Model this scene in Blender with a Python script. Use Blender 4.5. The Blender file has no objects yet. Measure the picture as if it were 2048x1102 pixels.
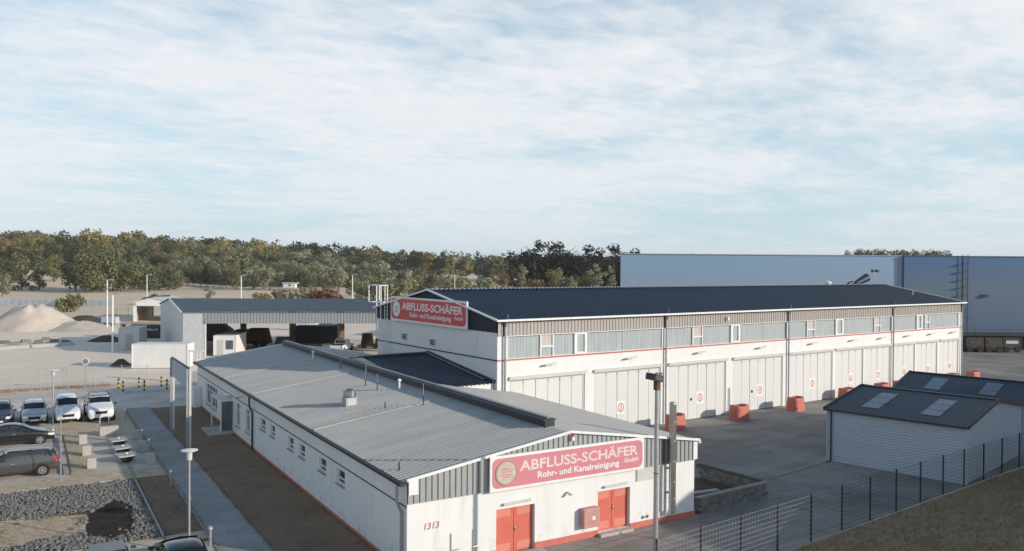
import bpy, math, random
from mathutils import Matrix, Vector
R_ = math.radians
sc = bpy.context.scene
COL = sc.collection
rng = random.Random(7)

# ------------------------------------------------------------------ camera
YAW, PITCH, ROLL, CAMH = R_(35.103), R_(-0.535), R_(0.393), 12.0
fw = Vector((math.sin(YAW)*math.cos(PITCH), math.cos(YAW)*math.cos(PITCH), math.sin(PITCH)))
rt0 = Vector((math.cos(YAW), -math.sin(YAW), 0)); up0 = rt0.cross(fw)
rt = math.cos(ROLL)*rt0 + math.sin(ROLL)*up0; up = -math.sin(ROLL)*rt0 + math.cos(ROLL)*up0
cd = bpy.data.cameras.new('camera'); cam = bpy.data.objects.new('camera', cd); COL.objects.link(cam)
cd.sensor_width = 36.0; cd.lens = 36.0*1612.18/2048.0; cd.clip_start = 0.5; cd.clip_end = 12000
cam.matrix_world = Matrix(((rt.x, up.x, -fw.x, 0), (rt.y, up.y, -fw.y, 0), (rt.z, up.z, -fw.z, CAMH), (0, 0, 0, 1)))
sc.camera = cam

# ------------------------------------------------------------------ light
SUN_EL = R_(16.6); SUN_AZ = math.atan2(0.568, -0.823)          # azimuth from +Y towards +X
sl = bpy.data.lights.new('sun', 'SUN'); sl.energy = 4.0; sl.angle = R_(0.53); sl.color = (1.0, 0.90, 0.77)
sun = bpy.data.objects.new('sun', sl); COL.objects.link(sun)
sdir = Vector((math.sin(SUN_AZ)*math.cos(SUN_EL), math.cos(SUN_AZ)*math.cos(SUN_EL), math.sin(SUN_EL)))
sun.rotation_euler = sdir.to_track_quat('Z', 'Y').to_euler(); sun.location = sdir*300

sc.view_settings.view_transform = 'Standard'; sc.view_settings.look = 'None'
sc.view_settings.exposure = 0.0; sc.view_settings.gamma = 1.0; sc.view_settings.use_curve_mapping = False

# ------------------------------------------------------------------ world: Nishita sky with a layer of broken high cloud
w = bpy.data.worlds.new('World'); sc.world = w; w.use_nodes = True
nt = w.node_tree; N = nt.nodes; Lk = nt.links
for n in list(N): N.remove(n)
def wn(t, **k):
    n = N.new(t)
    for a, b in k.items(): setattr(n, a, b)
    return n
def mth(op, a, b=None, c=None, clamp=False):
    n = N.new('ShaderNodeMath'); n.operation = op; n.use_clamp = clamp
    for i, v in enumerate((a, b, c)):
        if v is None: continue
        if isinstance(v, (int, float)): n.inputs[i].default_value = v
        else: Lk.new(v, n.inputs[i])
    return n.outputs[0]
sky = wn('ShaderNodeTexSky', sky_type='NISHITA', sun_disc=False); sky.sun_elevation = SUN_EL; sky.sun_rotation = SUN_AZ
sky.air_density = 1.0; sky.dust_density = 0.6; sky.ozone_density = 2.0; sky.altitude = 100
hs = wn('ShaderNodeVectorMath', operation='MULTIPLY'); Lk.new(sky.outputs[0], hs.inputs[0]); hs.inputs[1].default_value = (0.135, 0.16, 0.158)
tc = wn('ShaderNodeTexCoord'); sx = wn('ShaderNodeSeparateXYZ'); Lk.new(tc.outputs['Generated'], sx.inputs[0])
zc = mth('MAXIMUM', mth('ADD', sx.outputs[2], 0.09), 0.02)
px = mth('DIVIDE', sx.outputs[0], zc); py = mth('DIVIDE', sx.outputs[1], zc)
cb = wn('ShaderNodeCombineXYZ'); Lk.new(px, cb.inputs[0]); Lk.new(py, cb.inputs[1])
def cloudnoise(scale, det, rough, rot, sc3, off=0.0, dist=0.0):
    mp = wn('ShaderNodeMapping'); mp.inputs['Rotation'].default_value = (0, 0, rot); mp.inputs['Scale'].default_value = sc3
    mp.inputs['Location'].default_value = (off, off*0.7, 0); Lk.new(cb.outputs[0], mp.inputs[0])
    n = wn('ShaderNodeTexNoise'); n.inputs['Scale'].default_value = scale; n.inputs['Detail'].default_value = det
    n.inputs['Roughness'].default_value = rough; n.inputs['Distortion'].default_value = dist
    Lk.new(mp.outputs[0], n.inputs['Vector']); return n.outputs['Fac']
big = cloudnoise(0.42, 3, 0.5, 0.5, (1, 1, 1), 3.1)
mid = cloudnoise(1.5, 7, 0.54, -0.35, (1.0, 1.3, 1), 1.7, 0.3)
fin = cloudnoise(6.5, 5, 0.58, -0.35, (1.0, 1.4, 1), 0.4, 0.4)
lift = mth('MULTIPLY', mth('MINIMUM', mth('MAXIMUM', mth('SUBTRACT', sx.outputs[2], 0.22), 0.0), 0.5), 0.65)   # the layer opens up overhead
cov = mth('ADD', mth('SUBTRACT', mth('ADD', mth('MULTIPLY', big, 0.95), mth('MULTIPLY', mid, 0.55)), lift), mth('MULTIPLY', fin, 0.24))
cr = wn('ShaderNodeValToRGB'); Lk.new(cov, cr.inputs[0]); cr.color_ramp.interpolation = 'EASE'
cr.color_ramp.elements[0].position = 0.62; cr.color_ramp.elements[0].color = (0, 0, 0, 1)
cr.color_ramp.elements[1].position = 0.98; cr.color_ramp.elements[1].color = (1, 1, 1, 1)
# cloud tint varies a little with thickness
tint = wn('ShaderNodeMix', data_type='RGBA'); Lk.new(fin, tint.inputs[0])
tint.inputs[6].default_value = (0.79, 0.84, 0.90, 1); tint.inputs[7].default_value = (0.97, 0.955, 0.965, 1)
# thin haze veil towards the horizon
veil = mth('POWER', mth('SUBTRACT', 1.0, mth('MINIMUM', mth('MAXIMUM', sx.outputs[2], 0.0), 1.0)), 2.1)
vm = wn('ShaderNodeMix', data_type='RGBA'); Lk.new(mth('MULTIPLY', veil, 0.95), vm.inputs[0]); Lk.new(hs.outputs[0], vm.inputs[6])
vm.inputs[7].default_value = (0.60, 0.765, 0.865, 1)
m1 = wn('ShaderNodeMix', data_type='RGBA')
Lk.new(mth('MULTIPLY', cr.outputs[0], mth('SUBTRACT', 0.93, mth('MULTIPLY', mth('POWER', veil, 6.6), 0.72))), m1.inputs[0])
Lk.new(vm.outputs[2], m1.inputs[6]); Lk.new(tint.outputs[2], m1.inputs[7])
bg = wn('ShaderNodeBackground'); Lk.new(m1.outputs[2], bg.inputs[0]); bg.inputs[1].default_value = 1.0
wo = wn('ShaderNodeOutputWorld'); Lk.new(bg.outputs[0], wo.inputs[0])

# ------------------------------------------------------------------ materials
MATS = {}
def mat(name, col, rough=0.65, metal=0.0, var=0.12, scale=2.0, stretch=(1, 1, 1), bump=0.0, bscale=30.0, spec=0.4,
        var2=0.0, scale2=0.3, col2=None, alpha=None, rnd=0.0, emit=None):
    m = bpy.data.materials.new(name); MATS[name] = m; m.use_nodes = True
    t = m.node_tree; b = t.nodes['Principled BSDF']; L = t.links
    b.inputs['Roughness'].default_value = rough; b.inputs['Metallic'].default_value = metal
    b.inputs['Specular IOR Level'].default_value = spec
    tc = t.nodes.new('ShaderNodeTexCoord'); mp = t.nodes.new('ShaderNodeMapping'); L.new(tc.outputs['Object'], mp.inputs[0])
    mp.inputs['Scale'].default_value = stretch
    def noise(s, d=6, r=0.6):
        n = t.nodes.new('ShaderNodeTexNoise'); n.inputs['Scale'].default_value = s; n.inputs['Detail'].default_value = d
        n.inputs['Roughness'].default_value = r; L.new(mp.outputs[0], n.inputs['Vector']); return n.outputs['Fac']
    def mixc(f, a, c):
        x = t.nodes.new('ShaderNodeMix'); x.data_type = 'RGBA'
        if isinstance(f, float): x.inputs[0].default_value = f
        else: L.new(f, x.inputs[0])
        for i, v in ((6, a), (7, c)):
            if isinstance(v, tuple): x.inputs[i].default_value = (*v, 1)
            else: L.new(v, x.inputs[i])
        return x.outputs[2]
    def ramp(f, a=0.3, c=0.7):
        r = t.nodes.new('ShaderNodeMapRange'); L.new(f, r.inputs[0]); r.inputs[1].default_value = a; r.inputs[2].default_value = c
        return r.outputs[0]
    lo = tuple(max(0, c*(1-var)) for c in col); hi = tuple(min(1, c*(1+var)) for c in col)
    out = mixc(ramp(noise(scale)), lo, hi)
    if col2: out = mixc(ramp(noise(scale2, 8, 0.65), 0.5-0.18, 0.5+0.18), out, col2) if var2 == 0 else mixc(ramp(noise(scale2, 8, 0.65), var2, min(1.0, var2+0.16)), out, col2)
    if rnd:
        oi = t.nodes.new('ShaderNodeObjectInfo'); hv = t.nodes.new('ShaderNodeHueSaturation')
        mr = t.nodes.new('ShaderNodeMapRange'); L.new(oi.outputs['Random'], mr.inputs[0]); mr.inputs[3].default_value = 1-rnd; mr.inputs[4].default_value = 1+rnd
        L.new(mr.outputs[0], hv.inputs['Value']); L.new(out, hv.inputs['Color']); out = hv.outputs[0]
    L.new(out, b.inputs['Base Color'])
    if bump:
        bn = t.nodes.new('ShaderNodeBump'); bn.inputs['Strength'].default_value = bump; bn.inputs['Distance'].default_value = 0.03
        L.new(noise(bscale), bn.inputs['Height']); L.new(bn.outputs[0], b.inputs['Normal'])
    if alpha is not None: b.inputs['Alpha'].default_value = alpha
    if emit: b.inputs['Emission Color'].default_value = (*emit, 1); b.inputs['Emission Strength'].default_value = 1.0
    return m
def glass(name, col, rough=0.06):
    m = mat(name, col, rough=rough, var=0.25, scale=0.7, spec=0.9); return m
def paver(name, col, mortar, bw, bh, ms=0.012, rough=0.8, rot=0.0):
    m = bpy.data.materials.new(name); MATS[name] = m; m.use_nodes = True
    t = m.node_tree; b = t.nodes['Principled BSDF']; L = t.links; b.inputs['Roughness'].default_value = rough
    tc = t.nodes.new('ShaderNodeTexCoord'); mp = t.nodes.new('ShaderNodeMapping'); L.new(tc.outputs['Object'], mp.inputs[0]); mp.inputs['Rotation'].default_value = (0, 0, rot)
    br = t.nodes.new('ShaderNodeTexBrick'); L.new(mp.outputs[0], br.inputs['Vector']); br.inputs['Scale'].default_value = 1.0
    br.inputs['Brick Width'].default_value = bw; br.inputs['Row Height'].default_value = bh; br.inputs['Mortar Size'].default_value = ms
    br.inputs['Color1'].default_value = (*[c*0.88 for c in col], 1); br.inputs['Color2'].default_value = (*[c*1.12 for c in col], 1); br.inputs['Mortar'].default_value = (*mortar, 1)
    n = t.nodes.new('ShaderNodeTexNoise'); n.inputs['Scale'].default_value = 0.35; n.inputs['Detail'].default_value = 8; L.new(mp.outputs[0], n.inputs['Vector'])
    mr = t.nodes.new('ShaderNodeMapRange'); L.new(n.outputs['Fac'], mr.inputs[0]); mr.inputs[1].default_value = 0.3; mr.inputs[2].default_value = 0.7; mr.inputs[3].default_value = 0.8; mr.inputs[4].default_value = 1.18
    hv = t.nodes.new('ShaderNodeHueSaturation'); L.new(br.outputs[0], hv.inputs['Color']); L.new(mr.outputs[0], hv.inputs['Value']); L.new(hv.outputs[0], b.inputs['Base Color'])
    return m
def leafmat(name, col, vary=0.35):
    m = bpy.data.materials.new(name); MATS[name] = m; m.use_nodes = True
    t = m.node_tree; b = t.nodes['Principled BSDF']; L = t.links; b.inputs['Roughness'].default_value = 0.7; b.inputs['Specular IOR Level'].default_value = 0.15
    g = t.nodes.new('ShaderNodeNewGeometry'); oi = t.nodes.new('ShaderNodeObjectInfo')
    def mr(src, a, c):
        n = t.nodes.new('ShaderNodeMapRange'); L.new(src, n.inputs[0]); n.inputs[3].default_value = a; n.inputs[4].default_value = c; return n.outputs[0]
    h = t.nodes.new('ShaderNodeHueSaturation'); h.inputs['Color'].default_value = (*col, 1)
    L.new(mr(g.outputs['Random Per Island'], 1-vary, 1+vary), h.inputs['Value'])
    h2 = t.nodes.new('ShaderNodeHueSaturation'); L.new(h.outputs[0], h2.inputs['Color'])
    L.new(mr(oi.outputs['Random'], 0.47, 0.525), h2.inputs['Hue']); L.new(mr(oi.outputs['Random'], 1.25, 0.8), h2.inputs['Value'])
    L.new(h2.outputs[0], b.inputs['Base Color'])
    tr = t.nodes.new('ShaderNodeBsdfTranslucent'); L.new(h2.outputs[0], tr.inputs[0])
    mx = t.nodes.new('ShaderNodeMixShader'); mx.inputs[0].default_value = 0.25
    out = t.nodes['Material Output']; L.new(b.outputs[0], mx.inputs[1]); L.new(tr.outputs[0], mx.inputs[2]); L.new(mx.outputs[0], out.inputs[0])
    return m

M = MATS
mat('white_render', (0.745, 0.75, 0.75), 0.85, var=0.035, scale=1.6, stretch=(1, 1, 0.16), col2=(0.66, 0.65, 0.63), var2=0.57, scale2=1.3, bump=0.05)
mat('white_paint', (0.80, 0.80, 0.79), 0.5, var=0.04)
mat('trim_white', (0.76, 0.77, 0.77), 0.45, var=0.10, scale=4)
mat('plinth_red', (0.54, 0.16, 0.125), 0.7, var=0.12, scale=3, col2=(0.40, 0.09, 0.07), var2=0.6, scale2=2)
mat('door_red', (0.60, 0.15, 0.11), 0.4, var=0.05)
mat('door_panel_red', (0.66, 0.24, 0.19), 0.4, var=0.05)
mat('barrier_red', (0.50, 0.15, 0.11), 0.6, var=0.12, scale=2.5, col2=(0.44, 0.13, 0.10), var2=0.58, scale2=4)
mat('sign_red', (0.60, 0.05, 0.06), 0.45, var=0.05)
mat('sign_pink', (0.60, 0.22, 0.27), 0.45, var=0.04)  # sun glare on the gable sign put into this paler pink
mat('line_red', (0.50, 0.12, 0.10), 0.6)
mat('roof_grey', (0.42, 0.41, 0.39), 0.55, metal=0.08, var=0.07, scale=0.6, col2=(0.355, 0.355, 0.345), var2=0.50, scale2=0.5, stretch=(0.35, 1.6, 1), bump=0.08, bscale=3)
mat('roof_navy', (0.018, 0.032, 0.058), 0.55, var=0.18, scale=0.5, stretch=(1.5, 0.4, 1), spec=0.3, col2=(0.026, 0.042, 0.07), var2=0.55, scale2=0.4)
mat('roof_slate', (0.020, 0.034, 0.060), 0.5, var=0.12, scale=1.0, spec=0.35)
mat('roof_dull', (0.10, 0.115, 0.14), 0.5, metal=0.2, var=0.15, scale=0.6, stretch=(1, 0.3, 1))
mat('clad_grey', (0.34, 0.36, 0.37), 0.5, metal=0.2, var=0.08, scale=2, stretch=(3, 3, 0.4))
mat('clad_taupe', (0.40, 0.365, 0.345), 0.6, var=0.07, scale=2, stretch=(3, 3, 0.4))
mat('clad_navy', (0.018, 0.028, 0.045), 0.55, var=0.15, spec=0.3)
mat('dark_metal', (0.03, 0.035, 0.045), 0.5, var=0.15)
mat('galv', (0.42, 0.43, 0.44), 0.45, metal=0.55, var=0.12, scale=5)
mat('steel', (0.50, 0.49, 0.48), 0.28, metal=0.9, var=0.1, scale=6)
mat('gutter_grey', (0.36, 0.37, 0.38), 0.45, metal=0.4)
mat('door_white', (0.64, 0.645, 0.645), 0.6, var=0.025, scale=1, stretch=(1, 1, 0.3))
mat('frame_grey', (0.55, 0.55, 0.54), 0.6, var=0.05)
mat('ufil', (0.40, 0.445, 0.46), 0.25, var=0.14, scale=3, stretch=(2.2, 1, 0.15), spec=0.6, col2=(0.50, 0.485, 0.45), var2=0.66, scale2=0.7)
mat('ufil_solid', (0.50, 0.45, 0.43), 0.6, var=0.08)
glass('glass_dark', (0.028, 0.034, 0.042)); glass('glass_mid', (0.10, 0.12, 0.14)); glass('glass_car', (0.012, 0.014, 0.018), 0.05)
mat('lettering_white', (0.78, 0.76, 0.74), 0.5, var=0.03)
mat('lettering_blush', (0.70, 0.58, 0.55), 0.5, var=0.06)
mat('emblem_beige', (0.52, 0.45, 0.38), 0.4, var=0.15, scale=5); mat('emblem_ring', (0.30, 0.26, 0.21), 0.4, var=0.15)
mat('number_red', (0.45, 0.14, 0.12), 0.6)
mat('concrete', (0.33, 0.315, 0.295), 0.85, var=0.12, scale=1.2, col2=(0.27, 0.26, 0.245), scale2=0.35, bump=0.15)
mat('concrete_pale', (0.44, 0.42, 0.39), 0.85, var=0.08, scale=3, bump=0.1)
mat('stone_grey', (0.17, 0.165, 0.16), 0.9, var=0.25, scale=3, bump=0.5, bscale=12, rnd=0.25)
mat('stone_cap', (0.27, 0.265, 0.26), 0.85, var=0.15, bump=0.2)
mat('gravel_stone', (0.165, 0.158, 0.15), 0.9, var=0.4, scale=3)
mat('rubber', (0.018, 0.018, 0.019), 0.8); mat('black_plastic', (0.015, 0.015, 0.017), 0.5)
mat('rim', (0.52, 0.52, 0.53), 0.3, metal=0.8, var=0.05); mat('headlight', (0.75, 0.77, 0.79), 0.15, spec=0.8); mat('taillight', (0.55, 0.03, 0.03), 0.2)
for nm, c, me in (('car_white', (0.74, 0.745, 0.75), 0), ('car_silver', (0.52, 0.54, 0.56), 0.35), ('car_grey', (0.085, 0.085, 0.09), 0.35), ('car_black', (0.012, 0.011, 0.012), 0.1), ('car_blue', (0.06, 0.075, 0.095), 0.3)):
    m = mat(nm, c, 0.28, metal=me, var=0.03, spec=0.55); m.node_tree.nodes['Principled BSDF'].inputs['Coat Weight'].default_value = 0.7
mat('container_white', (0.76, 0.75, 0.74), 0.55, var=0.05, scale=1.2, stretch=(1, 1, 0.4)); mat('container_grey', (0.55, 0.57, 0.58), 0.55, var=0.08); mat('container_black', (0.035, 0.034, 0.036), 0.6, var=0.2)
mat('container_blue', (0.035, 0.06, 0.09), 0.6, var=0.2); mat('sky_blue', (0.12, 0.30, 0.55), 0.5)
mat('wood', (0.30, 0.21, 0.13), 0.8, var=0.35, scale=3, stretch=(3, 3, 0.3)); mat('wood_pale', (0.46, 0.38, 0.30), 0.8, var=0.2)
mat('sand', (0.60, 0.52, 0.44), 0.95, var=0.07, scale=0.6, bump=0.4, bscale=6, col2=(0.53, 0.45, 0.37), var2=0.5, scale2=0.5)
mat('yellow', (0.65, 0.48, 0.05), 0.5); mat('rust', (0.12, 0.06, 0.035), 0.85, var=0.4, scale=4); mat('soil_dark', (0.085, 0.066, 0.052), 0.9, var=0.25, scale=2.5, bump=0.5, bscale=10)
mat('bluefilm', (0.40, 0.46, 0.52), 0.6, var=0.12, scale=0.4)
mat('bark', (0.13, 0.105, 0.085), 0.9, var=0.3, scale=4); mat('bark_pale', (0.42, 0.38, 0.34), 0.85, var=0.25, scale=4)
leafmat('leaf_green', (0.15, 0.16, 0.08)); leafmat('leaf_dark', (0.085, 0.093, 0.055)); leafmat('leaf_olive', (0.27, 0.235, 0.10)); leafmat('leaf_silver', (0.29, 0.29, 0.18), 0.3)
leafmat('leaf_rust', (0.24, 0.165, 0.09)); leafmat('leaf_red', (0.15, 0.06, 0.045)); leafmat('leaf_birch', (0.30, 0.23, 0.12), 0.3); leafmat('leaf_shade', (0.018, 0.022, 0.016), 0.5); leafmat('straw', (0.38, 0.27, 0.16), 0.3)

# patchy splash stains on the rendered walls
t_ = MATS['white_render'].node_tree; pb_ = t_.nodes['Principled BSDF']; s_ = pb_.inputs['Base Color'].links[0].from_socket
c_ = t_.nodes.new('ShaderNodeTexCoord'); z_ = t_.nodes.new('ShaderNodeSeparateXYZ'); t_.links.new(c_.outputs['Object'], z_.inputs[0])
n_ = t_.nodes.new('ShaderNodeTexNoise'); n_.inputs['Scale'].default_value = 2.2; n_.inputs['Detail'].default_value = 9; n_.inputs['Roughness'].default_value = 0.7; t_.links.new(c_.outputs['Object'], n_.inputs['Vector'])
r_ = t_.nodes.new('ShaderNodeMapRange'); t_.links.new(z_.outputs[2], r_.inputs[0]); r_.inputs[1].default_value = 0.1; r_.inputs[2].default_value = 1.1; r_.inputs[3].default_value = 0.75; r_.inputs[4].default_value = 0.0
m_ = t_.nodes.new('ShaderNodeMath'); m_.operation = 'MULTIPLY'; t_.links.new(r_.outputs[0], m_.inputs[0]); q_ = t_.nodes.new('ShaderNodeMapRange'); t_.links.new(n_.outputs['Fac'], q_.inputs[0]); q_.inputs[1].default_value = 0.5; q_.inputs[2].default_value = 0.66; t_.links.new(q_.outputs[0], m_.inputs[1])
x_ = t_.nodes.new('ShaderNodeMix'); x_.data_type = 'RGBA'; t_.links.new(m_.outputs[0], x_.inputs[0]); t_.links.new(s_, x_.inputs[6]); x_.inputs[7].default_value = (0.40, 0.36, 0.32, 1); t_.links.new(x_.outputs[2], pb_.inputs['Base Color'])

# ------------------------------------------------------------------ mesh helpers
class MB:
    def __init__(s): s.v = []; s.f = []
    def quad(s, a, b, c, d): n = len(s.v); s.v += [a, b, c, d]; s.f.append((n, n+1, n+2, n+3)); return s
    def poly(s, pts): n = len(s.v); s.v += pts; s.f.append(tuple(range(n, n+len(pts)))); return s
    def box(s, x0, x1, y0, y1, z0, z1):
        return s.hexa([(x0, y0, z0), (x1, y0, z0), (x1, y1, z0), (x0, y1, z0), (x0, y0, z1), (x1, y0, z1), (x1, y1, z1), (x0, y1, z1)])
    def hexa(s, p):
        n = len(s.v); s.v += p
        for q in ((3, 2, 1, 0), (4, 5, 6, 7), (0, 1, 5, 4), (1, 2, 6, 5), (2, 3, 7, 6), (3, 0, 4, 7)): s.f.append(tuple(n+i for i in q))
        return s
    def cbox(s, c, d): return s.box(c[0]-d[0]/2, c[0]+d[0]/2, c[1]-d[1]/2, c[1]+d[1]/2, c[2]-d[2]/2, c[2]+d[2]/2)
    def bar(s, a, b, wd, hg=None):
        a = Vector(a); b = Vector(b); d = (b-a).normalized(); hg = hg or wd
        u = d.cross(Vector((0, 0, 1)));
        if u.length < 1e-4: u = Vector((1, 0, 0))
        u.normalize(); v = u.cross(d).normalized(); u = u*wd/2; v = v*hg/2
        return s.hexa([tuple(p) for p in (a-u-v, a+u-v, a+u+v, a-u+v, b-u-v, b+u-v, b+u+v, b-u+v)])
    def tube(s, a, b, r0, r1=None, n=10, cap=True):
        a = Vector(a); b = Vector(b); d = (b-a).normalized(); r1 = r0 if r1 is None else r1
        u = d.cross(Vector((0, 0, 1)))
        if u.length < 1e-4: u = Vector((1, 0, 0))
        u.normalize(); v = d.cross(u); k = len(s.v)
        for c, r in ((a, r0), (b, r1)):
            for i in range(n):
                t = 2*math.pi*i/n; s.v.append(tuple(c+u*(r*math.cos(t))+v*(r*math.sin(t))))
        for i in range(n): s.f.append((k+i, k+(i+1) % n, k+n+(i+1) % n, k+n+i))
        if cap: s.f.append(tuple(k+i for i in reversed(range(n)))); s.f.append(tuple(k+n+i for i in range(n)))
        return s
    def lathe(s, prof, c=(0, 0, 0), n=16):
        k = len(s.v)
        for r, z in prof:
            for i in range(n): t = 2*math.pi*i/n; s.v.append((c[0]+r*math.cos(t), c[1]+r*math.sin(t), c[2]+z))
        for j in range(len(prof)-1):
            for i in range(n): s.f.append((k+j*n+i, k+j*n+(i+1) % n, k+(j+1)*n+(i+1) % n, k+(j+1)*n+i))
        s.f.append(tuple(k+i for i in reversed(range(n)))); s.f.append(tuple(k+(len(prof)-1)*n+i for i in range(n)))
        return s
    def prism(s, pts, z0, z1):
        k = len(s.v); n = len(pts); s.v += [(x, y, z0) for x, y in pts]+[(x, y, z1) for x, y in pts]
        s.f.append(tuple(k+i for i in reversed(range(n)))); s.f.append(tuple(k+n+i for i in range(n)))
        for i in range(n): s.f.append((k+i, k+(i+1) % n, k+n+(i+1) % n, k+n+i))
        return s
    def mesh(s, name, m, smooth=False):
        me = bpy.data.meshes.new(name); me.from_pydata(s.v, [], s.f)
        if m: me.materials.append(MATS[m] if isinstance(m, str) else m)
        if smooth: me.polygons.foreach_set('use_smooth', [True]*len(me.polygons))
        me.update(); return me
    def build(s, name, m, parent=None, smooth=False, bevel=0):
        o = link(name, s.mesh(name, m, smooth), parent)
        if bevel:
            b = o.modifiers.new('bevel', 'BEVEL'); b.width = bevel; b.segments = 2; b.limit_method = 'ANGLE'
        return o
def link(name, data, parent=None, loc=None, rz=0):
    o = bpy.data.objects.new(name, data); COL.objects.link(o)
    if parent: o.parent = parent
    if loc: o.location = loc
    if rz: o.rotation_euler = (0, 0, rz)
    return o
def tag(o, label, cat, group=None):
    o['label'] = label; o['category'] = cat
    if group: o['group'] = group
    return o
def thing(name, label, cat, loc=(0, 0, 0), rz=0, group=None):
    return tag(link(name, None, None, loc, rz), label, cat, group)
def struct(o): o['kind'] = 'structure'; return o
def stuff(o): o['kind'] = 'stuff'; return o
def copy_tree(o, loc, rz, label, parent=None):
    c = o.copy(); COL.objects.link(c)
    if parent is None: c.location = loc; c.rotation_euler = (0, 0, rz); c['label'] = label
    else: c.parent = parent
    for ch in o.children: copy_tree(ch, None, 0, None, c)
    return c
TH = -0.0715
def W(x, y, z=0.0):       # local site grid of the office plot -> world
    c, s = math.cos(TH), math.sin(TH); dx, dy = x-18, y-40
    return (18+c*dx-s*dy, 40+s*dx+c*dy, z)
def DL(d, lat, z=0.0):    # metres ahead and to the right of the drone's ground point
    return (d*math.sin(YAW)+lat*math.cos(YAW), d*math.cos(YAW)-lat*math.sin(YAW), z)
def text_mesh(s, width, m, shear=0.0, offset=0.0, height=None, extrude=0.006):
    cu = bpy.data.curves.new('lettering', 'FONT'); cu.body = s; cu.size = 1; cu.shear = shear; cu.offset = offset; cu.extrude = 0.0; cu.resolution_u = 3
    o = bpy.data.objects.new('lettering', cu); COL.objects.link(o)
    dg = bpy.context.evaluated_depsgraph_get(); me = bpy.data.meshes.new_from_object(o.evaluated_get(dg))
    bpy.data.objects.remove(o); bpy.data.curves.remove(cu)
    xs = [v.co.x for v in me.vertices]; ys = [v.co.y for v in me.vertices]; x0, x1, y0, y1 = min(xs), max(xs), min(ys), max(ys)
    k = width/(x1-x0); ky = k if height is None else height/(y1-y0)
    for v in me.vertices: v.co = ((v.co.x-x0)*k, 0.0, (v.co.y-y0)*ky)      # lies in XZ, facing -Y
    me.materials.clear(); me.materials.append(MATS[m]); me.update(); return me
def wallgrid(mb, P, length, z0, z1, openings, depth):
    """wall face with reveals. P(s, d, z): s along, d inwards."""
    ss = sorted(set([0, length]+[o[0] for o in openings]+[o[1] for o in openings])); zs = sorted(set([z0, z1]+[o[2] for o in openings]+[o[3] for o in openings]))
    for i in range(len(ss)-1):
        for j in range(len(zs)-1):
            cs, cz = (ss[i]+ss[i+1])/2, (zs[j]+zs[j+1])/2
            if any(o[0] < cs < o[1] and o[2] < cz < o[3] for o in openings): continue
            a, b, c, d = ss[i], ss[i+1], zs[j], zs[j+1]
            mb.quad(P(a, 0, c), P(b, 0, c), P(b, 0, d), P(a, 0, d))
            mb.quad(P(b, 0.3, c), P(a, 0.3, c), P(a, 0.3, d), P(b, 0.3, d))
    for a, b, c, d in openings:
        mb.quad(P(a, 0, c), P(a, 0, d), P(a, depth, d), P(a, depth, c)); mb.quad(P(b, 0, d), P(b, 0, c), P(b, depth, c), P(b, depth, d))
        mb.quad(P(a, 0, d), P(b, 0, d), P(b, depth, d), P(a, depth, d)); mb.quad(P(b, 0, c), P(a, 0, c), P(a, depth, c), P(b, depth, c))
    return mb
def corr(P, s0, s1, pitch, d, lo, hi, flat=0.6):
    """trapezoidal sheet: ribs along t, profile along s. P(s,h,t); lo(s), hi(s) give t range."""
    mb = MB(); s = s0; prof = []
    while s < s1-1e-6:
        e = min(pitch, s1-s); a = flat*e; b = (e-a)/2
        prof += [(s, d), (s+a, d), (s+a+b*0.45, 0), (s+e-b*0.45, 0)]; s += e
    prof.append((s1, d))
    for s, h in prof: mb.v += [P(s, h, lo(s)), P(s, h, hi(s))]
    for i in range(len(prof)-1): mb.f.append((2*i, 2*i+2, 2*i+3, 2*i+1))
    return mb

# ------------------------------------------------------------------ terrain and ground sheets
def sstep(t): t = max(0.0, min(1.0, t)); return t*t*(3-2*t)
def hill(x, y):
    r = math.hypot(x, y); ph = math.degrees(math.atan2(x, y))
    return 15*sstep((r-430)/230)*(1-sstep((ph-6)/33))
mat('field', (0.72, 0.56, 0.40), 0.95, var=0.10, scale=0.04, col2=(0.40, 0.34, 0.21), var2=0.60, scale2=0.018, stretch=(1, 1, 1))
paver('yard', (0.30, 0.275, 0.25), (0.17, 0.16, 0.15), 5.2, 4.4, 0.02)
yt = MATS['yard'].node_tree; yb_ = yt.nodes['Principled BSDF']; src = yb_.inputs['Base Color'].links[0].from_socket
ytc = yt.nodes.new('ShaderNodeTexCoord')
for sc_, lo_, hi_, k0, st_ in ((0.09, 0.42, 0.62, 0.66, (1, 1, 1)), (0.55, 0.52, 0.66, 0.72, (0.35, 1.3, 1)), (3.0, 0.3, 0.7, 0.88, (1, 1, 1))):     # stains, wheel streaks, grain
    mp_ = yt.nodes.new('ShaderNodeMapping'); yt.links.new(ytc.outputs['Object'], mp_.inputs[0]); mp_.inputs['Scale'].default_value = st_
    nn = yt.nodes.new('ShaderNodeTexNoise'); nn.inputs['Scale'].default_value = sc_; nn.inputs['Detail'].default_value = 8; nn.inputs['Roughness'].default_value = 0.62; yt.links.new(mp_.outputs[0], nn.inputs['Vector'])
    mr_ = yt.nodes.new('ShaderNodeMapRange'); yt.links.new(nn.outputs['Fac'], mr_.inputs[0]); mr_.inputs[1].default_value = lo_; mr_.inputs[2].default_value = hi_; mr_.inputs[3].default_value = 1.0; mr_.inputs[4].default_value = k0
    hv_ = yt.nodes.new('ShaderNodeHueSaturation'); yt.links.new(src, hv_.inputs['Color']); yt.links.new(mr_.outputs[0], hv_.inputs['Value']); src = hv_.outputs[0]
yt.links.new(src, yb_.inputs['Base Color'])
mat('far_yard', (0.84, 0.69, 0.56), 0.95, var=0.07, scale=0.15, col2=(0.72, 0.58, 0.46), var2=0.56, scale2=0.08)
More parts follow.
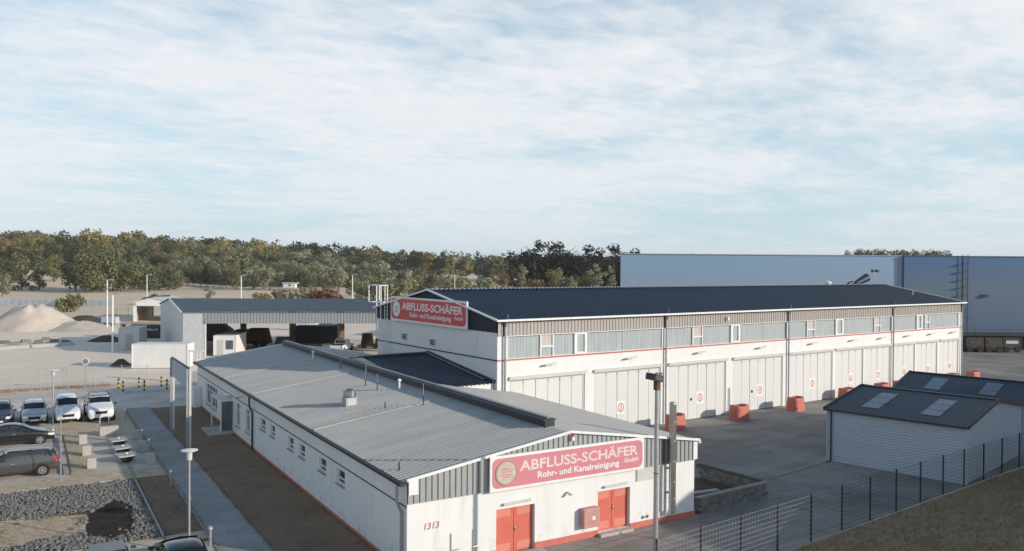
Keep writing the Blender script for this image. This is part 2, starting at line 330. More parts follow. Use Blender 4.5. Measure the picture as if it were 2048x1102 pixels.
mat('lawn', (0.20, 0.135, 0.088), 0.95, var=0.25, scale=0.8, col2=(0.27, 0.19, 0.12), scale2=0.35, bump=0.6, bscale=14)
mat('dry_strip', (0.54, 0.43, 0.31), 0.95, var=0.15, scale=1.2, col2=(0.42, 0.33, 0.20), var2=0.57, scale2=0.8, bump=0.5, bscale=14)
mat('bank', (0.32, 0.205, 0.12), 0.95, var=0.25, scale=1.0, col2=(0.34, 0.25, 0.15), scale2=0.5, bump=0.8, bscale=12)
mat('patch_brown', (0.05, 0.04, 0.033), 0.95, var=0.35, scale=1.6, bump=0.3, bscale=5, spec=0.05)
paver('paving', (0.60, 0.505, 0.425), (0.33, 0.29, 0.25), 0.24, 0.12); paver('walk_paving', (0.37, 0.34, 0.325), (0.13, 0.13, 0.13), 0.2, 0.1, 0.008)
paver('road_paving', (0.64, 0.545, 0.475), (0.38, 0.35, 0.33), 0.24, 0.16)
mb = MB(); rings = [0, 20, 40, 70, 110, 160, 220, 290, 360, 420]+[430+23*i for i in range(1, 12)]+[720, 800, 950, 1200, 1700, 2600, 4500, 9000]; SEC = 180
for r in rings[1:]:
    for i in range(SEC): a = 2*math.pi*i/SEC; x, y = r*math.sin(a), r*math.cos(a); mb.v.append((x, y, hill(x, y)))
mb.v.append((0, 0, 0)); cidx = len(mb.v)-1
for i in range(SEC): mb.f.append((cidx, (i+1) % SEC, i))
for j in range(len(rings)-2):
    for i in range(SEC): a, b = j*SEC+i, j*SEC+(i+1) % SEC; mb.f.append((a, b, b+SEC, a+SEC))
struct(mb.build('ground', 'field', smooth=True))
def sheet(name, pts, z, m, grid=W):
    b = MB(); b.poly([grid(x, y, z) for x, y in pts]); o = b.build(name, m)
    if o.data.polygons[0].normal.z < 0: o.data.flip_normals()
    return struct(o)
def rect(x0, x1, y0, y1): return [(x0, y0), (x1, y0), (x1, y1), (x0, y1)]
wid = lambda x, y, z=0.0: (x, y, z)
sheet('yard', [(12, 20.2), (24, 21.0), (58, 22.6), (90, 21), (175, 20), (190, 120), (110, 125), (20, 130), (24, 70)], 0.004, 'yard', wid)
sheet('storage_yard', [(-60, 93), (0, 91.5), (26, 88), (42, 86), (110, 96), (120, 225), (60, 232), (34, 205), (26, 178), (-60, 190)], 0.008, 'far_yard', wid)
sheet('site_road', [(-40, 72.4), (15.3, 72.4), (15.3, 73), (22, 73), (27, 86.6), (-40, 88.5)], 0.012, 'road_paving')
sheet('parking', rect(-30, 4.9, 50.4, 72.4), 0.012, 'paving')
sheet('seat_court', rect(6.35, 9.84, 50.6, 61.6), 0.016, 'paving')
sheet('verge', [(4.9, 48.6), (9.84, 48.6), (9.84, 72.4), (4.9, 72.4)], 0.012, 'dry_strip')
sheet('verge', rect(-30, 4.9, 48.6, 50.4), 0.012, 'dry_strip')
sheet('verge', rect(-20, 4.9, 63.6, 67.9), 0.016, 'dry_strip')
sheet('verge', rect(-20, 9.85, 35.6, 37.2), 0.012, 'dry_strip')
sheet('parking', rect(-30, 9.85, 18, 35.6), 0.012, 'paving')
sheet('lawn', rect(8.12, 9.84, 37.2, 48.6), 0.012, 'lawn')
sheet('lawn', rect(11.8, 15.57, 24.5, 72.4), 0.012, 'lawn')
sheet('walkway', rect(9.84, 11.8, 16, 73.2), 0.016, 'walk_paving')
sheet('bank_grass', [(21, 20.85), (28, 21.15), (58, 22.45), (95, 21.5), (95, -30), (0, -30), (14, 14)], 0.010, 'bank', wid)
sheet('gravel_bed', rect(-8, 8.0, 37.2, 48.4), 0.012, 'soil_dark')
sheet('dry_grass_patch', [(-8, 39.2), (5.2, 38.9), (5.35, 42.4), (2.6, 43.2), (-8, 43.6)], 0.020, 'dry_strip')
sheet('muddy_hollow', [(5.1, 39.0), (6.1, 37.9), (6.9, 38.6), (7.15, 39.8), (7.4, 42.9), (6.7, 44.4), (5.35, 42.2)], 0.026, 'patch_brown')  # flat dark brown patch with a straight-edged outline
sheet('paved_crossing', [(10.6, 81.2), (16.9, 81.6), (16.9, 83.2), (10.8, 83.4)], 0.016, 'concrete_pale')
# edging stones
def slabs(name, label, cat, pts, step, wd, h, m, grid=W):
    t = thing(name, label, cat, grid(*pts[0]))
    a, b = Vector(grid(*pts[0])), Vector(grid(*pts[1])); L = (b-a).length; n = int(L/step); d = (b-a)/L
    me = MB().box(0, step-0.02, -wd/2, wd/2, -0.05, h).mesh('edging_stone', m); ang = math.atan2(d.y, d.x)
    for i in range(n): o = link('edging_stone', me, t, tuple(d*(i*step)), ang)
    return t
slabs('kerb_edging', 'thin concrete edging along the right side of the dark gravel bed', 'edging', [(8.06, 37.2), (8.06, 48.5)], 1.0, 0.09, 0.07, 'concrete_pale')
slabs('kerb_edging', 'thin concrete edging between the gravel bed and the dry verge behind it', 'edging', [(-5, 48.5), (8.0, 48.5)], 1.0, 0.09, 0.07, 'concrete_pale')
slabs('kerb_edging', 'low edging along the left side of the long paved walkway', 'edging', [(9.80, 34), (9.80, 72)], 1.0, 0.07, 0.06, 'concrete')

# ------------------------------------------------------------------ office building (front)
FBW, FBL, ZE, ZC, ZR = 15.09, 45.22, 3.69, 2.79, 4.83; UR = 7.62
fb = thing('office_building', 'long white single-storey office building with grey ribbed roof and red plinth in the foreground', 'building', W(15.57, 27.7), TH)
def zroof(u): return ZE+(ZR-ZE)*(u/UR if u <= UR else (FBW-u)/(FBW-UR))
WIN = [(36.65, 41.0, 0.72, 2.38), (33.7, 34.9, 0.73, 2.38), (28.75, 29.98, 0.75, 2.38), (25.85, 27.0, 0.85, 2.4)] + [(a, b, 1.73, 2.43) for a, b in ((21.8, 23.05), (19.54, 20.55), (15.62, 16.66), (13.46, 14.5), (9.92, 11.0), (7.18, 8.28))]
ENTRY = (31.1, 32.9, 0.12, 2.42)
b = MB(); wallgrid(b, lambda s, d, z: (d, s, z), FBL, 0, ZE-0.02, WIN+[ENTRY], 0.22); b.build('wall', 'white_render', fb)
D1, D2 = (4.01, 5.91, 0.0, 1.95), (9.26, 11.11, 0.14, 1.98)
b = MB(); wallgrid(b, lambda s, d, z: (s, d, z), FBW, 0, ZC, [D1, D2], 0.26); b.build('wall', 'white_render', fb)
b = MB(); b.quad((FBW, 0, 0), (FBW, FBL, 0), (FBW, FBL, ZE), (FBW, 0, ZE)); b.poly([(0, FBL, 0), (0, FBL, ZE), (UR, FBL, ZR), (FBW, FBL, ZE), (FBW, FBL, 0)]); b.build('wall', 'white_render', fb)
# plinth in pieces between the doors
for a, c in ((0, D1[0]), (D1[1], D2[0]), (D2[1], FBW)): MB().box(a-(0.03 if a == 0 else 0), c+(0.03 if c == FBW else 0), -0.03, 0.02, 0, 0.28).build('plinth', 'plinth_red', fb)
MB().box(-0.03, 0.02, 0.021, ENTRY[0], 0, 0.15).build('plinth', 'plinth_red', fb); MB().box(-0.03, 0.02, ENTRY[1], FBL, 0, 0.15).build('plinth', 'plinth_red', fb)
# gable cladding: ribbed sheets, front and back
OV = 0.05
corr(lambda s, h, t: (s, -OV-h, t), 0.0, FBW, 0.262, 0.05, lambda s: ZC, lambda s: zroof(min(max(s, 0), FBW))+0.02, 0.62).build('gable_cladding', 'clad_grey', fb)
MB().box(-0.02, FBW+0.02, -0.055, 0.0, ZC-0.035, ZC-0.005).build('drip_edge', 'frame_grey', fb)
# roof
def roofP(side):
    def P(s, h, t):      # s along v, t across 0 (eave) .. 1 (ridge)
        if side < 0: u = -0.22+(UR+0.22)*t; z = ZE+(ZR-ZE)*(u/UR)
        else: u = FBW+0.22-(FBW+0.22-UR)*t; z = ZE+(ZR-ZE)*((FBW-u)/(FBW-UR))
        return (u, s, z+h)
    return P
corr(roofP(-1), -0.16, FBL+0.16, 0.285, 0.032, lambda s: 0, lambda s: 1, 0.45).build('roof_slope', 'roof_grey', fb)
corr(roofP(1), -0.16, FBL+0.16, 0.285, 0.032, lambda s: 0, lambda s: 1, 0.45).build('roof_slope', 'roof_grey', fb)
for v0 in (11.3, 24.6, 33.2):                                     # sheet laps across the slope
    m_ = MB(); m_.hexa([(-0.2, v0, ZE-0.0), (7.1, v0-0.0, ZR-0.1), (7.1, v0+0.16, ZR-0.1), (-0.2, v0+0.16, ZE), (-0.2, v0, ZE+0.06), (7.1, v0, ZR-0.02), (7.1, v0+0.16, ZR-0.02), (-0.2, v0+0.16, ZE+0.06)])
    lap = m_.build('sheet_lap', 'roof_grey', fb)
    for k in range(5): MB().tube((1+1.3*k, v0+0.08, zroof(1+1.3*k)+0.05), (1+1.3*k, v0+0.08, zroof(1+1.3*k)+0.12), 0.03, n=6).build('roof_bolt', 'galv', fb)
# raised ridge ventilator
pr = [(UR-0.26, ZR-0.04), (UR-0.26, ZR+0.27), (UR-0.34, ZR+0.29), (UR-0.32, ZR+0.34), (UR, ZR+0.40), (UR+0.32, ZR+0.34), (UR+0.34, ZR+0.29), (UR+0.26, ZR+0.27), (UR+0.26, ZR-0.04)]
b = MB(); n0 = len(pr); b.v = [(x, 1.45, z) for x, z in pr]+[(x, FBL-0.1, z) for x, z in pr]
for i in range(n0-1): b.f.append((i, i+1, n0+i+1, n0+i))
b.f.append(tuple(reversed(range(n0)))); b.f.append(tuple(range(n0, 2*n0))); b.build('ridge_vent', 'dark_metal', fb)
MB().box(UR-0.10, UR+0.10, 1.5, FBL-0.15, ZR+0.36, ZR+0.42).build('ridge_cap', 'gutter_grey', fb)
for vy in (-0.2, FBL+0.2):
    for a0, a1 in ((0, UR), (UR, FBW)): MB().bar((a0-0.1 if a0 == 0 else a0, vy, zroof(a0)+0.06), (a1 if a1 < FBW else a1+0.15, vy, zroof(a1)+0.06), 0.1, 0.11).build('verge_trim', 'trim_white', fb)
MB().box(-0.36, -0.2, -0.15, FBL+0.15, ZE-0.16, ZE-0.03).build('gutter', 'dark_metal', fb); MB().box(FBW+0.2, FBW+0.36, -0.1, FBL+0.1, ZE-0.15, ZE-0.03).build('gutter', 'frame_grey', fb)
MB().box(-0.20, 0.0, -0.1, FBL+0.1, ZE-0.08, ZE-0.04).build('soffit', 'dark_metal', fb)
MB().box(-0.035, 0.0, 0.0, FBL, 2.63, 2.67).build('drip_strip', 'dark_metal', fb)
b = MB()
b.tube((-0.28, 24.85, ZE-0.14), (-0.28, 24.85, 2.85), 0.06).tube((-0.28, 24.85, 2.88), (-0.09, 24.85, 2.45), 0.06).tube((-0.09, 24.85, 2.47), (-0.09, 24.85, 0.05), 0.06); b.build('downpipe', 'dark_metal', fb)
b = MB()
b.tube((-0.28, 0.35, ZE-0.14), (-0.28, 0.35, 2.8), 0.06).tube((-0.28, 0.35, 2.83), (-0.09, 0.35, 2.4), 0.06).tube((-0.09, 0.35, 2.42), (-0.09, 0.35, 0.05), 0.06); b.build('downpipe', 'gutter_grey', fb)
MB().box(0.02, 0.42, -0.13, -0.10, ZC+0.35, ZE+0.03).build('flashing', 'trim_white', fb)
MB().box(FBW-0.18, FBW+0.08, -0.13, -0.10, ZC+0.02, ZE-0.03).build('flashing', 'trim_white', fb)
# left-wall windows
def window(par, P, s0, s1, z0, z1, mull=1, trans=None, gm='glass_dark', fr='trim_white', sill=True, fw_=0.07, d0=0.12):
    b = MB(); q = lambda a, c, e, f: b.hexa([P(a, d0-0.05, e), P(c, d0-0.05, e), P(c, d0+0.04, e), P(a, d0+0.04, e), P(a, d0-0.05, f), P(c, d0-0.05, f), P(c, d0+0.04, f), P(a, d0+0.04, f)])
    q(s0, s1, z0, z0+fw_); q(s0, s1, z1-fw_, z1); q(s0, s0+fw_, z0+fw_, z1-fw_); q(s1-fw_, s1, z0+fw_, z1-fw_)
    xs = [s0+(s1-s0)*i/mull for i in range(mull+1)]
    for x in xs[1:-1]: q(x-0.035, x+0.035, z0+fw_, z1-fw_)
    if trans:
        for i in range(mull): q(xs[i]+fw_, xs[i+1]-fw_, trans-0.035, trans+0.035)
    o = b.build('window', fr, par)
    zz = [z0+fw_]+([trans] if trans else [])+[z1-fw_]
    for i in range(mull):
        for j in range(len(zz)-1):
            a, c, e, f = xs[i]+0.03, xs[i+1]-0.03, zz[j], zz[j+1]
            MB().hexa([P(a, d0, e), P(c, d0, e), P(c, d0+0.012, e), P(a, d0+0.012, e), P(a, d0, f), P(c, d0, f), P(c, d0+0.012, f), P(a, d0+0.012, f)]).build('pane', gm, o)
    if sill:
        MB().hexa([P(s0-0.06, -0.1, z0-0.05), P(s1+0.06, -0.1, z0-0.05), P(s1+0.06, d0, z0-0.03), P(s0-0.06, d0, z0-0.03), P(s0-0.06, -0.1, z0-0.02), P(s1+0.06, -0.1, z0-0.02), P(s1+0.06, d0, z0+0.01), P(s0-0.06, d0, z0+0.01)]).build('sill', 'gutter_grey', o)
    return o
PL = lambda s, d, z: (d, s, z)
for i, (a, c, e, f) in enumerate(WIN):
    o = window(fb, PL, a, c, e, f, mull=4 if i == 0 else (2 if i in (1, 2, 3) else 1), trans=(e+(f-e)*0.70) if i < 4 else e+0.26, gm='glass_dark')
    if i == 0:
        for k in range(3): MB().box(0.155, 0.175, 36.9+1.1*k, 37.35+1.1*k, 0.85, 1.8).build('curtain', 'white_paint', o)
# entrance with step and glazed porch screen
dr = MB().box(0.16, 0.22, ENTRY[0], ENTRY[1], 0.12, 2.42).build('entrance_door', 'trim_white', fb)
MB().box(0.145, 0.16, ENTRY[0]+0.15, ENTRY[0]+0.8, 0.3, 2.2).build('pane', 'glass_mid', dr); MB().box(0.145, 0.16, ENTRY[0]+1.0, ENTRY[1]-0.12, 0.3, 2.2).build('pane', 'glass_mid', dr)
MB().box(-1.7, 0.0, 30.6, 33.6, 0.0, 0.12).build('entrance_step', 'concrete_pale', fb, bevel=0.01)
MB().box(-0.86, -0.78, 31.02, 31.10, 0.12, 2.3).build('porch_post', 'white_paint', fb); MB().box(-0.86, -0.78, 34.4, 34.48, 0.0, 2.3).build('porch_post', 'white_paint', fb)
MB().box(-0.9, 0.0, 31.0, 34.5, 2.3, 2.38).build('porch_roof', 'white_paint', fb); MB().box(-0.78, -0.02, 31.05, 31.07, 0.2, 2.3).build('porch_glass', 'glass_mid', fb)
MB().cbox((-0.15, 31.6, 2.55), (0.3, 0.12, 0.08)).build('entrance_lamp', 'galv', fb)
MB().tube((-0.02, 27.6, 3.1), (-0.35, 27.6, 3.05), 0.02, n=6).cbox((-0.4, 27.6, 3.03), (0.2, 0.16, 0.1)).build('camera_bracket', 'galv', fb)
MB().box(-0.62, -0.02, 43.2, 44.3, 0.0, 1.7).build('meter_cabinet', 'white_paint', fb, bevel=0.02)
# red double doors in the gable
for di, (a, c, e, f) in enumerate((D1, D2)):
    d = MB().box(a, c, 0.225, 0.26, e, f).build('door', 'door_red', fb); mid = (a+c)/2
    for s0, s1 in ((a+0.03, mid-0.012), (mid+0.012, c-0.03)):
        lf = MB().box(s0, s1, 0.185, 0.224, e+0.03, f-0.03).build('door_leaf', 'door_red', d)
    for s0, s1 in ((a+0.09, mid-0.16), (mid+0.16, c-0.09)):
        for z0, z1 in ((f-0.40, f-0.09), (e+0.08, e+0.42)): MB().box(s0, s1, 0.178, 0.184, z0, z1).build('door_panel', 'door_panel_red', d)
    MB().cbox((mid+0.06, 0.17, e+0.98), (0.05, 0.02, 0.22)).cbox((mid+0.12, 0.13, e+1.0), (0.14, 0.025, 0.025)).tube((mid+0.06, 0.17, e+1.0), (mid+0.06, 0.12, e+1.0), 0.015, n=6).build('handle', 'steel', d)
    MB().tube((a+0.3, -0.09, f+0.2), (c-0.28, -0.09, f+0.23), 0.055).cbox((a+0.3, -0.05, f+0.2), (0.06, 0.1, 0.07)).cbox((c-0.3, -0.05, f+0.23), (0.06, 0.1, 0.07)).build('door_light', 'frame_grey', fb)
MB().box(D1[0]-0.12, D1[1]+0.3, -0.62, -0.03, 0.0, 0.05).build('doorstep', 'concrete_pale', fb, bevel=0.01); MB().box(D2[0]-0.04, D2[1]-0.02, -0.32, 0.18, 0.0, 0.135).build('doorstep', 'concrete_pale', fb, bevel=0.01)
mat('cabinet_faded', (0.50, 0.27, 0.24), 0.6, var=0.12, scale=4)
hb = MB().box(8.24, 9.13, -0.36, -0.0, 0.56, 1.42).build('wall_cabinet', 'cabinet_faded', fb, bevel=0.05); MB().cbox((8.78, -0.365, 0.98), (0.15, 0.012, 0.16)).build('cabinet_plate', 'white_paint', hb); MB().cbox((8.5, -0.365, 0.97), (0.05, 0.012, 0.07)).build('cabinet_lock', 'sign_pink', hb)
lv = MB().box(11.46, 12.82, -0.05, 0.0, 2.17, 2.73).build('louvre', 'frame_grey', fb)
for k in range(9): MB().hexa([(11.5, -0.075, 2.2+0.057*k), (12.78, -0.075, 2.2+0.057*k), (12.78, -0.05, 2.225+0.057*k), (11.5, -0.05, 2.225+0.057*k), (11.5, -0.075, 2.21+0.057*k), (12.78, -0.075, 2.21+0.057*k), (12.78, -0.05, 2.24+0.057*k), (11.5, -0.05, 2.24+0.057*k)]).build('slat', 'frame_grey', lv)
for x in (11.87, 12.13): MB().tube((x, 0.0, 0.46), (x, -0.05, 0.46), 0.075, n=14).build('round_vent', 'galv', fb); MB().tube((x, -0.051, 0.46), (x, -0.056, 0.46), 0.05, n=12).build('round_vent', 'dark_metal', fb)
ch = MB().tube((13.38, -0.34, 0.5), (13.38, -0.34, 5.66), 0.165, n=20).build('flue', 'steel', fb, smooth=False)
for z in (1.2, 2.0, 2.95, 3.9, 4.8): MB().tube((13.38, -0.34, z), (13.38, -0.34, z+0.05), 0.178, n=20).build('flue_band', 'galv', ch)
MB().lathe([(0.165, 0), (0.15, 0.06), (0.06, 0.10)], (13.38, -0.34, 5.66), 16).build('flue_cap', 'galv', ch)
for z in (1.45, 2.6, 3.6): MB().cbox((13.38, -0.12, z), (0.3, 0.24, 0.05)).build('flue_bracket', 'galv', ch)
MB().tube((13.02, -0.2, 2.85), (13.02, -0.2, 4.0), 0.055).build('vent_pipe', 'dark_metal', fb); MB().tube((13.0, -0.1, 0.6), (13.0, -0.1, 2.75), 0.05).build('vent_pipe', 'white_paint', fb)
MB().cbox((7.57, -0.1, 2.2), (0.08, 0.2, 0.07)).cbox((7.6, -0.24, 2.16), (0.09, 0.2, 0.08)).build('wall_camera', 'frame_grey', fb)
MB().cbox((7.72, -0.2, 4.58), (0.12, 0.14, 0.16)).build('alarm_box', 'white_paint', fb); MB().lathe([(0.05, 0), (0.05, 0.07), (0.02, 0.1)], (7.72, -0.2, 4.66)).build('alarm_light', 'sign_red', fb)
o = link('house_number', text_mesh('1313', 0.66, 'number_red', shear=0.16, offset=0.02, height=0.27), fb, (0.73, -0.006, 1.64))
# roof fittings: extractor, lightning rods, vent pipe
def rf(u): return zroof(u)+0.03
ex = MB().box(2.72, 3.38, 14.75, 15.45, rf(2.7)-0.1, rf(3.4)+0.38).build('roof_extractor', 'galv', fb)
MB().box(2.80, 3.30, 14.738, 14.752, rf(3)+0.03, rf(3)+0.36).build('extractor_grille', 'frame_grey', ex); MB().lathe([(0.30, 0.0), (0.37, 0.06), (0.37, 0.38), (0.30, 0.42)], (3.05, 15.1, rf(3.4)+0.38), 20).build('extractor_drum', 'steel', ex); MB().tube((3.05, 15.1, rf(3.4)+0.80), (3.05, 15.1, rf(3.4)+0.82), 0.2, n=16).build('extractor_lid', 'dark_metal', ex)
for u, v, h in ((5.51, 19.1, 0.95), (5.57, 17.3, 0.95), (4.0, 12.15, 0.75), (5.67, 10.85, 1.15), (6.6, 21.9, 0.8), (6.62, 27.0, 0.8), (0.3, 1.5, 0.7)):
    r_ = MB().tube((u, v, rf(u)-0.05), (u, v, rf(u)+h), 0.014, n=6).build('lightning_rod', 'galv', fb); MB().tube((u, v, rf(u)-0.05), (u, v, rf(u)+h*0.45), 0.032, n=8).build('rod_foot', 'dark_metal', r_)
for u, v in ((6.47, 16.0), (6.7, 33.8)):
    MB().tube((u, v, rf(u)-0.05), (u, v, rf(u)+0.5), 0.06).lathe([(0.13, 0.5), (0.13, 0.54), (0.05, 0.62)], (u, v, rf(u))).build('vent_cowl', 'white_paint', fb)
MB().box(9.0, 9.35, 4.2, 6.2, rf(9.2)+0.03, rf(9.2)+0.06).build('roof_strip', 'trim_white', fb)

def shop_sign(name, label, loc, rz, Wd, Ht, face, letter, sub):
    t = thing(name, label, 'sign', loc, rz)           # local: x along, z up, faces -y
    MB().box(0, Wd, 0, 0.10, 0, Ht).build('board', 'trim_white', t)
    r = 0.09*Ht*2; pts = []
    x0, x1, z0, z1 = 0.07*Ht, Wd-0.07*Ht, 0.085*Ht, Ht*0.925
    for cx, cz, a0 in ((x1-r, z1-r, 0), (x0+r, z1-r, 90), (x0+r, z0+r, 180), (x1-r, z0+r, 270)):
        for k in range(6): a = R_(a0+18*k); pts.append((cx+r*math.cos(a), cz+r*math.sin(a)))
    b = MB(); n = len(pts); b.v = [(x, -0.012, z) for x, z in pts]+[(x, 0.0, z) for x, z in pts]; b.f.append(tuple(reversed(range(n))))
    for i in range(n): b.f.append((i, (i+1) % n, n+(i+1) % n, n+i))
    b.build('panel', face, t)
    c = (Wd*0.092, Ht*0.5); k = Ht
    e = MB().tube((c[0], -0.012, c[1]), (c[0], -0.03, c[1]), 0.355*k, n=32).build('emblem', 'emblem_ring', t)
    MB().tube((c[0], -0.03, c[1]), (c[0], -0.037, c[1]), 0.315*k, n=32).build('emblem_disc', 'emblem_beige' if face == 'sign_pink' else 'lettering_white', e)
    for zz, ww in ((0.10, 0.28), (0.03, 0.34), (-0.05, 0.34), (-0.12, 0.28)): MB().cbox((c[0], -0.039, c[1]+zz*k), (ww*k, 0.003, 0.030*k)).build('emblem_line', 'sign_pink' if face == 'sign_pink' else 'emblem_ring', e)
    link('lettering', text_mesh('ABFLUSS-SCHÄFER', Wd*0.783, letter, offset=0.028, height=Ht*0.37), t, (Wd*0.172, -0.018, Ht*0.485))
    link('lettering', text_mesh('Rohr- und Kanalreinigung', Wd*0.537, sub, offset=0.024, height=Ht*0.245), t, (Wd*0.283, -0.018, Ht*0.165))
    link('lettering', text_mesh('GmbH', Wd*0.098, sub, offset=0.02, height=Ht*0.135), t, (Wd*0.857, -0.018, Ht*0.285))
    for x in (0.15, Wd*0.35, Wd*0.65, Wd-0.15): MB().box(x-0.04, x+0.04, 0.10, 0.16, 0.05, Ht-0.05).build('mounting_rail', 'galv', t)
    return t
sg = W(15.57+3.55, 27.7-0.28)
shop_sign('company_sign', 'large pinkish-red company sign on the ribbed gable above the red doors', (sg[0], sg[1], 2.79), TH, 8.14, 1.47, 'sign_pink', 'lettering_blush', 'lettering_white')
rl = thing('handrail', 'short dark handrail post standing before the gable wall left of the red doors', 'railing', W(15.57+2.5, 27.7-0.75), TH)
MB().tube((0, 0, 0), (0, 0, 1.6), 0.035).build('post', 'galv', rl); MB().tube((0, 0.0, 0.9), (0.35, 0.05, 0.9), 0.02, n=8).build('arm', 'galv', rl)

# ------------------------------------------------------------------ workshop hall
HX, HY, HL, HD = 29.94, 44.23, 61.85, 18.05
EZ, CZ, LZ, RZ = 8.58, 7.46, 5.86, 10.275
hall = thing('workshop_hall', 'tall white workshop hall with ten folding gates, glazed band and dark navy ribbed roof', 'building', (HX, HY, 0))
def hz(v): return EZ+(RZ-EZ)*(1-abs(v-HD/2)/(HD/2))
GATES = [(1.02, 7.61, 6), (8.5, 15.26, 6), (16.13, 22.83, 6), (23.71, 30.34, 6), (31.2, 37.77, 6), (38.22, 42.81, 4), (43.09, 47.61, 4), (48.02, 52.24, 4), (52.53, 56.75, 4), (57.18, 61.26, 4)]
GZ = 4.45; WZ0, WZ1 = 5.92, 7.42
BAY = [(0.85, 15.36), (15.84, 30.84), (31.02, 47.72), (47.98, 61.2)]
PF = lambda s, d, z: (s, d, z)
b = MB(); wallgrid(b, PF, HL, 0, CZ, [(a, c, 0, GZ) for a, c, n in GATES]+[(a, c, WZ0, WZ1) for a, c in BAY], 0.2); b.build('wall', 'white_render', hall)
b = MB(); b.quad((0, HD, 0), (0, 0, 0), (0, 0, 7.68), (0, HD, 7.68)); b.quad((HL, 0, 0), (HL, HD, 0), (HL, HD, EZ), (HL, 0, EZ)); b.quad((HL, HD, 0), (0, HD, 0), (0, HD, EZ), (HL, HD, EZ)); b.poly([(HL, 0, EZ), (HL, HD, EZ), (HL, HD/2, RZ)]); b.build('wall', 'white_render', hall)
corr(lambda s, h, t: (-0.03-h, s, t), 0.0, HD, 0.30, 0.04, lambda s: 7.68, lambda s: hz(s)-0.02, 0.55).build('gable_cladding', 'clad_navy', hall)
for a, c in ((0.0, 15.55), (15.75, 30.86), (31.0, 47.8), (47.9, HL)):
    corr(lambda s, h, t: (s, -0.03-h, t), a, c, 0.30, 0.045, lambda s: CZ, lambda s: EZ-0.1, 0.5).build('eave_cladding', 'clad_taupe', hall)
MB().box(0.6, HL-0.3, -0.1, 0.0, CZ-0.05, CZ-0.005).build('drip_edge', 'trim_white', hall)
MB().box(-0.03, HL, -0.05, 0.0, LZ-0.07, LZ+0.02).build('red_line', 'line_red', hall); MB().box(-0.05, 0.0, -0.05, HD, LZ-0.06, LZ+0.02).build('dark_line', 'dark_metal', hall)
def hroof(side):
    def P(s, h, t):
        v = -0.30+(HD/2+0.30)*t if side < 0 else HD+0.30-(HD/2+0.30)*t
        return (s, v, EZ+(RZ-EZ)*(1-abs(v-HD/2)/(HD/2))+h)
    return P
corr(hroof(-1), -0.25, HL+0.25, 0.40, 0.05, lambda s: 0, lambda s: 1, 0.5).build('roof_slope', 'roof_navy', hall)
corr(hroof(1), -0.25, HL+0.25, 0.40, 0.05, lambda s: 0, lambda s: 1, 0.5).build('roof_slope', 'roof_navy', hall)
for s in (-0.3, HL+0.3):
    for ye in (-0.35, HD+0.35): MB().bar((s, ye, EZ-0.02), (s, HD/2, RZ+0.05), 0.12, 0.12).build('verge_trim', 'trim_white', hall)
b = MB(); b.box(-0.3, HL+0.3, -0.47, -0.31, EZ-0.13, EZ-0.0); b.build('gutter', 'trim_white', hall)
corr(lambda s, h, t: (s, HD/2-0.28+0.56*t, RZ+0.06+h*2.0), -0.25, HL+0.25, 0.40, 0.04, lambda s: 0, lambda s: 1, 0.5).build('ridge_cap', 'trim_white', hall)
for s in (0.53, 15.66, 30.95, 47.86, HL-0.15):
    p = MB().tube((s, -0.38, EZ-0.12), (s, -0.16, EZ-0.5), 0.07).tube((s, -0.16, EZ-0.48), (s, -0.16, 0.1), 0.07).build('downpipe', 'gutter_grey', hall)
    MB().box(s-0.16, s+0.02, -0.085, -0.03, CZ, EZ-0.15).build('cladding_joint', 'dark_metal', hall)
    for z in (1.0, 3.0, 5.0, 6.8): MB().tube((s, -0.16, z), (s, -0.16, z+0.06), 0.085, n=10).build('pipe_clip', 'galv', p)
    MB().tube((s+0.1, -0.30, EZ+0.0), (s+0.1, -0.30, EZ+0.35), 0.012, n=6).build('lightning_rod', 'galv', hall)
# glazed band: translucent ribbed glazing with white framed vents between
def uglass(a, c):
    corr(lambda s, h, t: (s, 0.10-h, t), a, c, 0.27, 0.010, lambda s: WZ0, lambda s: WZ1, 0.8).build('glazing_panel', 'ufil', hall)
def vent(a, c):
    o = MB().box(a, a+0.09, -0.03, 0.12, WZ0, WZ1).box(c-0.09, c, -0.03, 0.12, WZ0, WZ1).box(a+0.09, c-0.09, -0.03, 0.12, WZ0+0.62, WZ0+0.72).build('vent_window', 'trim_white', hall)
    MB().box(a+0.09, c-0.09, 0.05, 0.08, WZ0+0.72, WZ1).build('infill_panel', 'ufil_solid', o); MB().box(a+0.09, c-0.09, 0.06, 0.08, WZ0, WZ0+0.62).build('pane', 'ufil', o)
def casement(a, c):
    o = MB().box(a, a+0.24, -0.04, 0.12, WZ0, WZ1).box(c-0.2, c, -0.04, 0.12, WZ0, WZ1).box(a+0.24, c-0.2, -0.04, 0.12, WZ0, WZ0+0.13).box(a+0.24, c-0.2, -0.04, 0.12, WZ1-0.12, WZ1).build('casement_window', 'trim_white', hall)
    MB().box(a+0.24, c-0.2, 0.05, 0.07, WZ0+0.13, WZ1-0.12).build('pane', 'ufil', o)
for seq in ('0.85g3.55v4.72g6.60c7.75g11.3g15.36', '15.84g18.76v19.95g23.38c24.52g27.7g30.84', '31.02g33.78v34.98g38.18c39.4g44.64v45.8g47.72', '47.98g52.5c53.6g54.13v55.1g58g61.2'):
    import re
    xs = [float(x) for x in re.findall(r'[\d.]+', seq)]; ks = re.findall(r'[gvc]', seq)
    for i, k in enumerate(ks):
        a, c = xs[i], xs[i+1]
        if k == 'g':
            uglass(a+0.01, c-0.01)
        elif k == 'v': vent(a, c)
        else: casement(a, c)
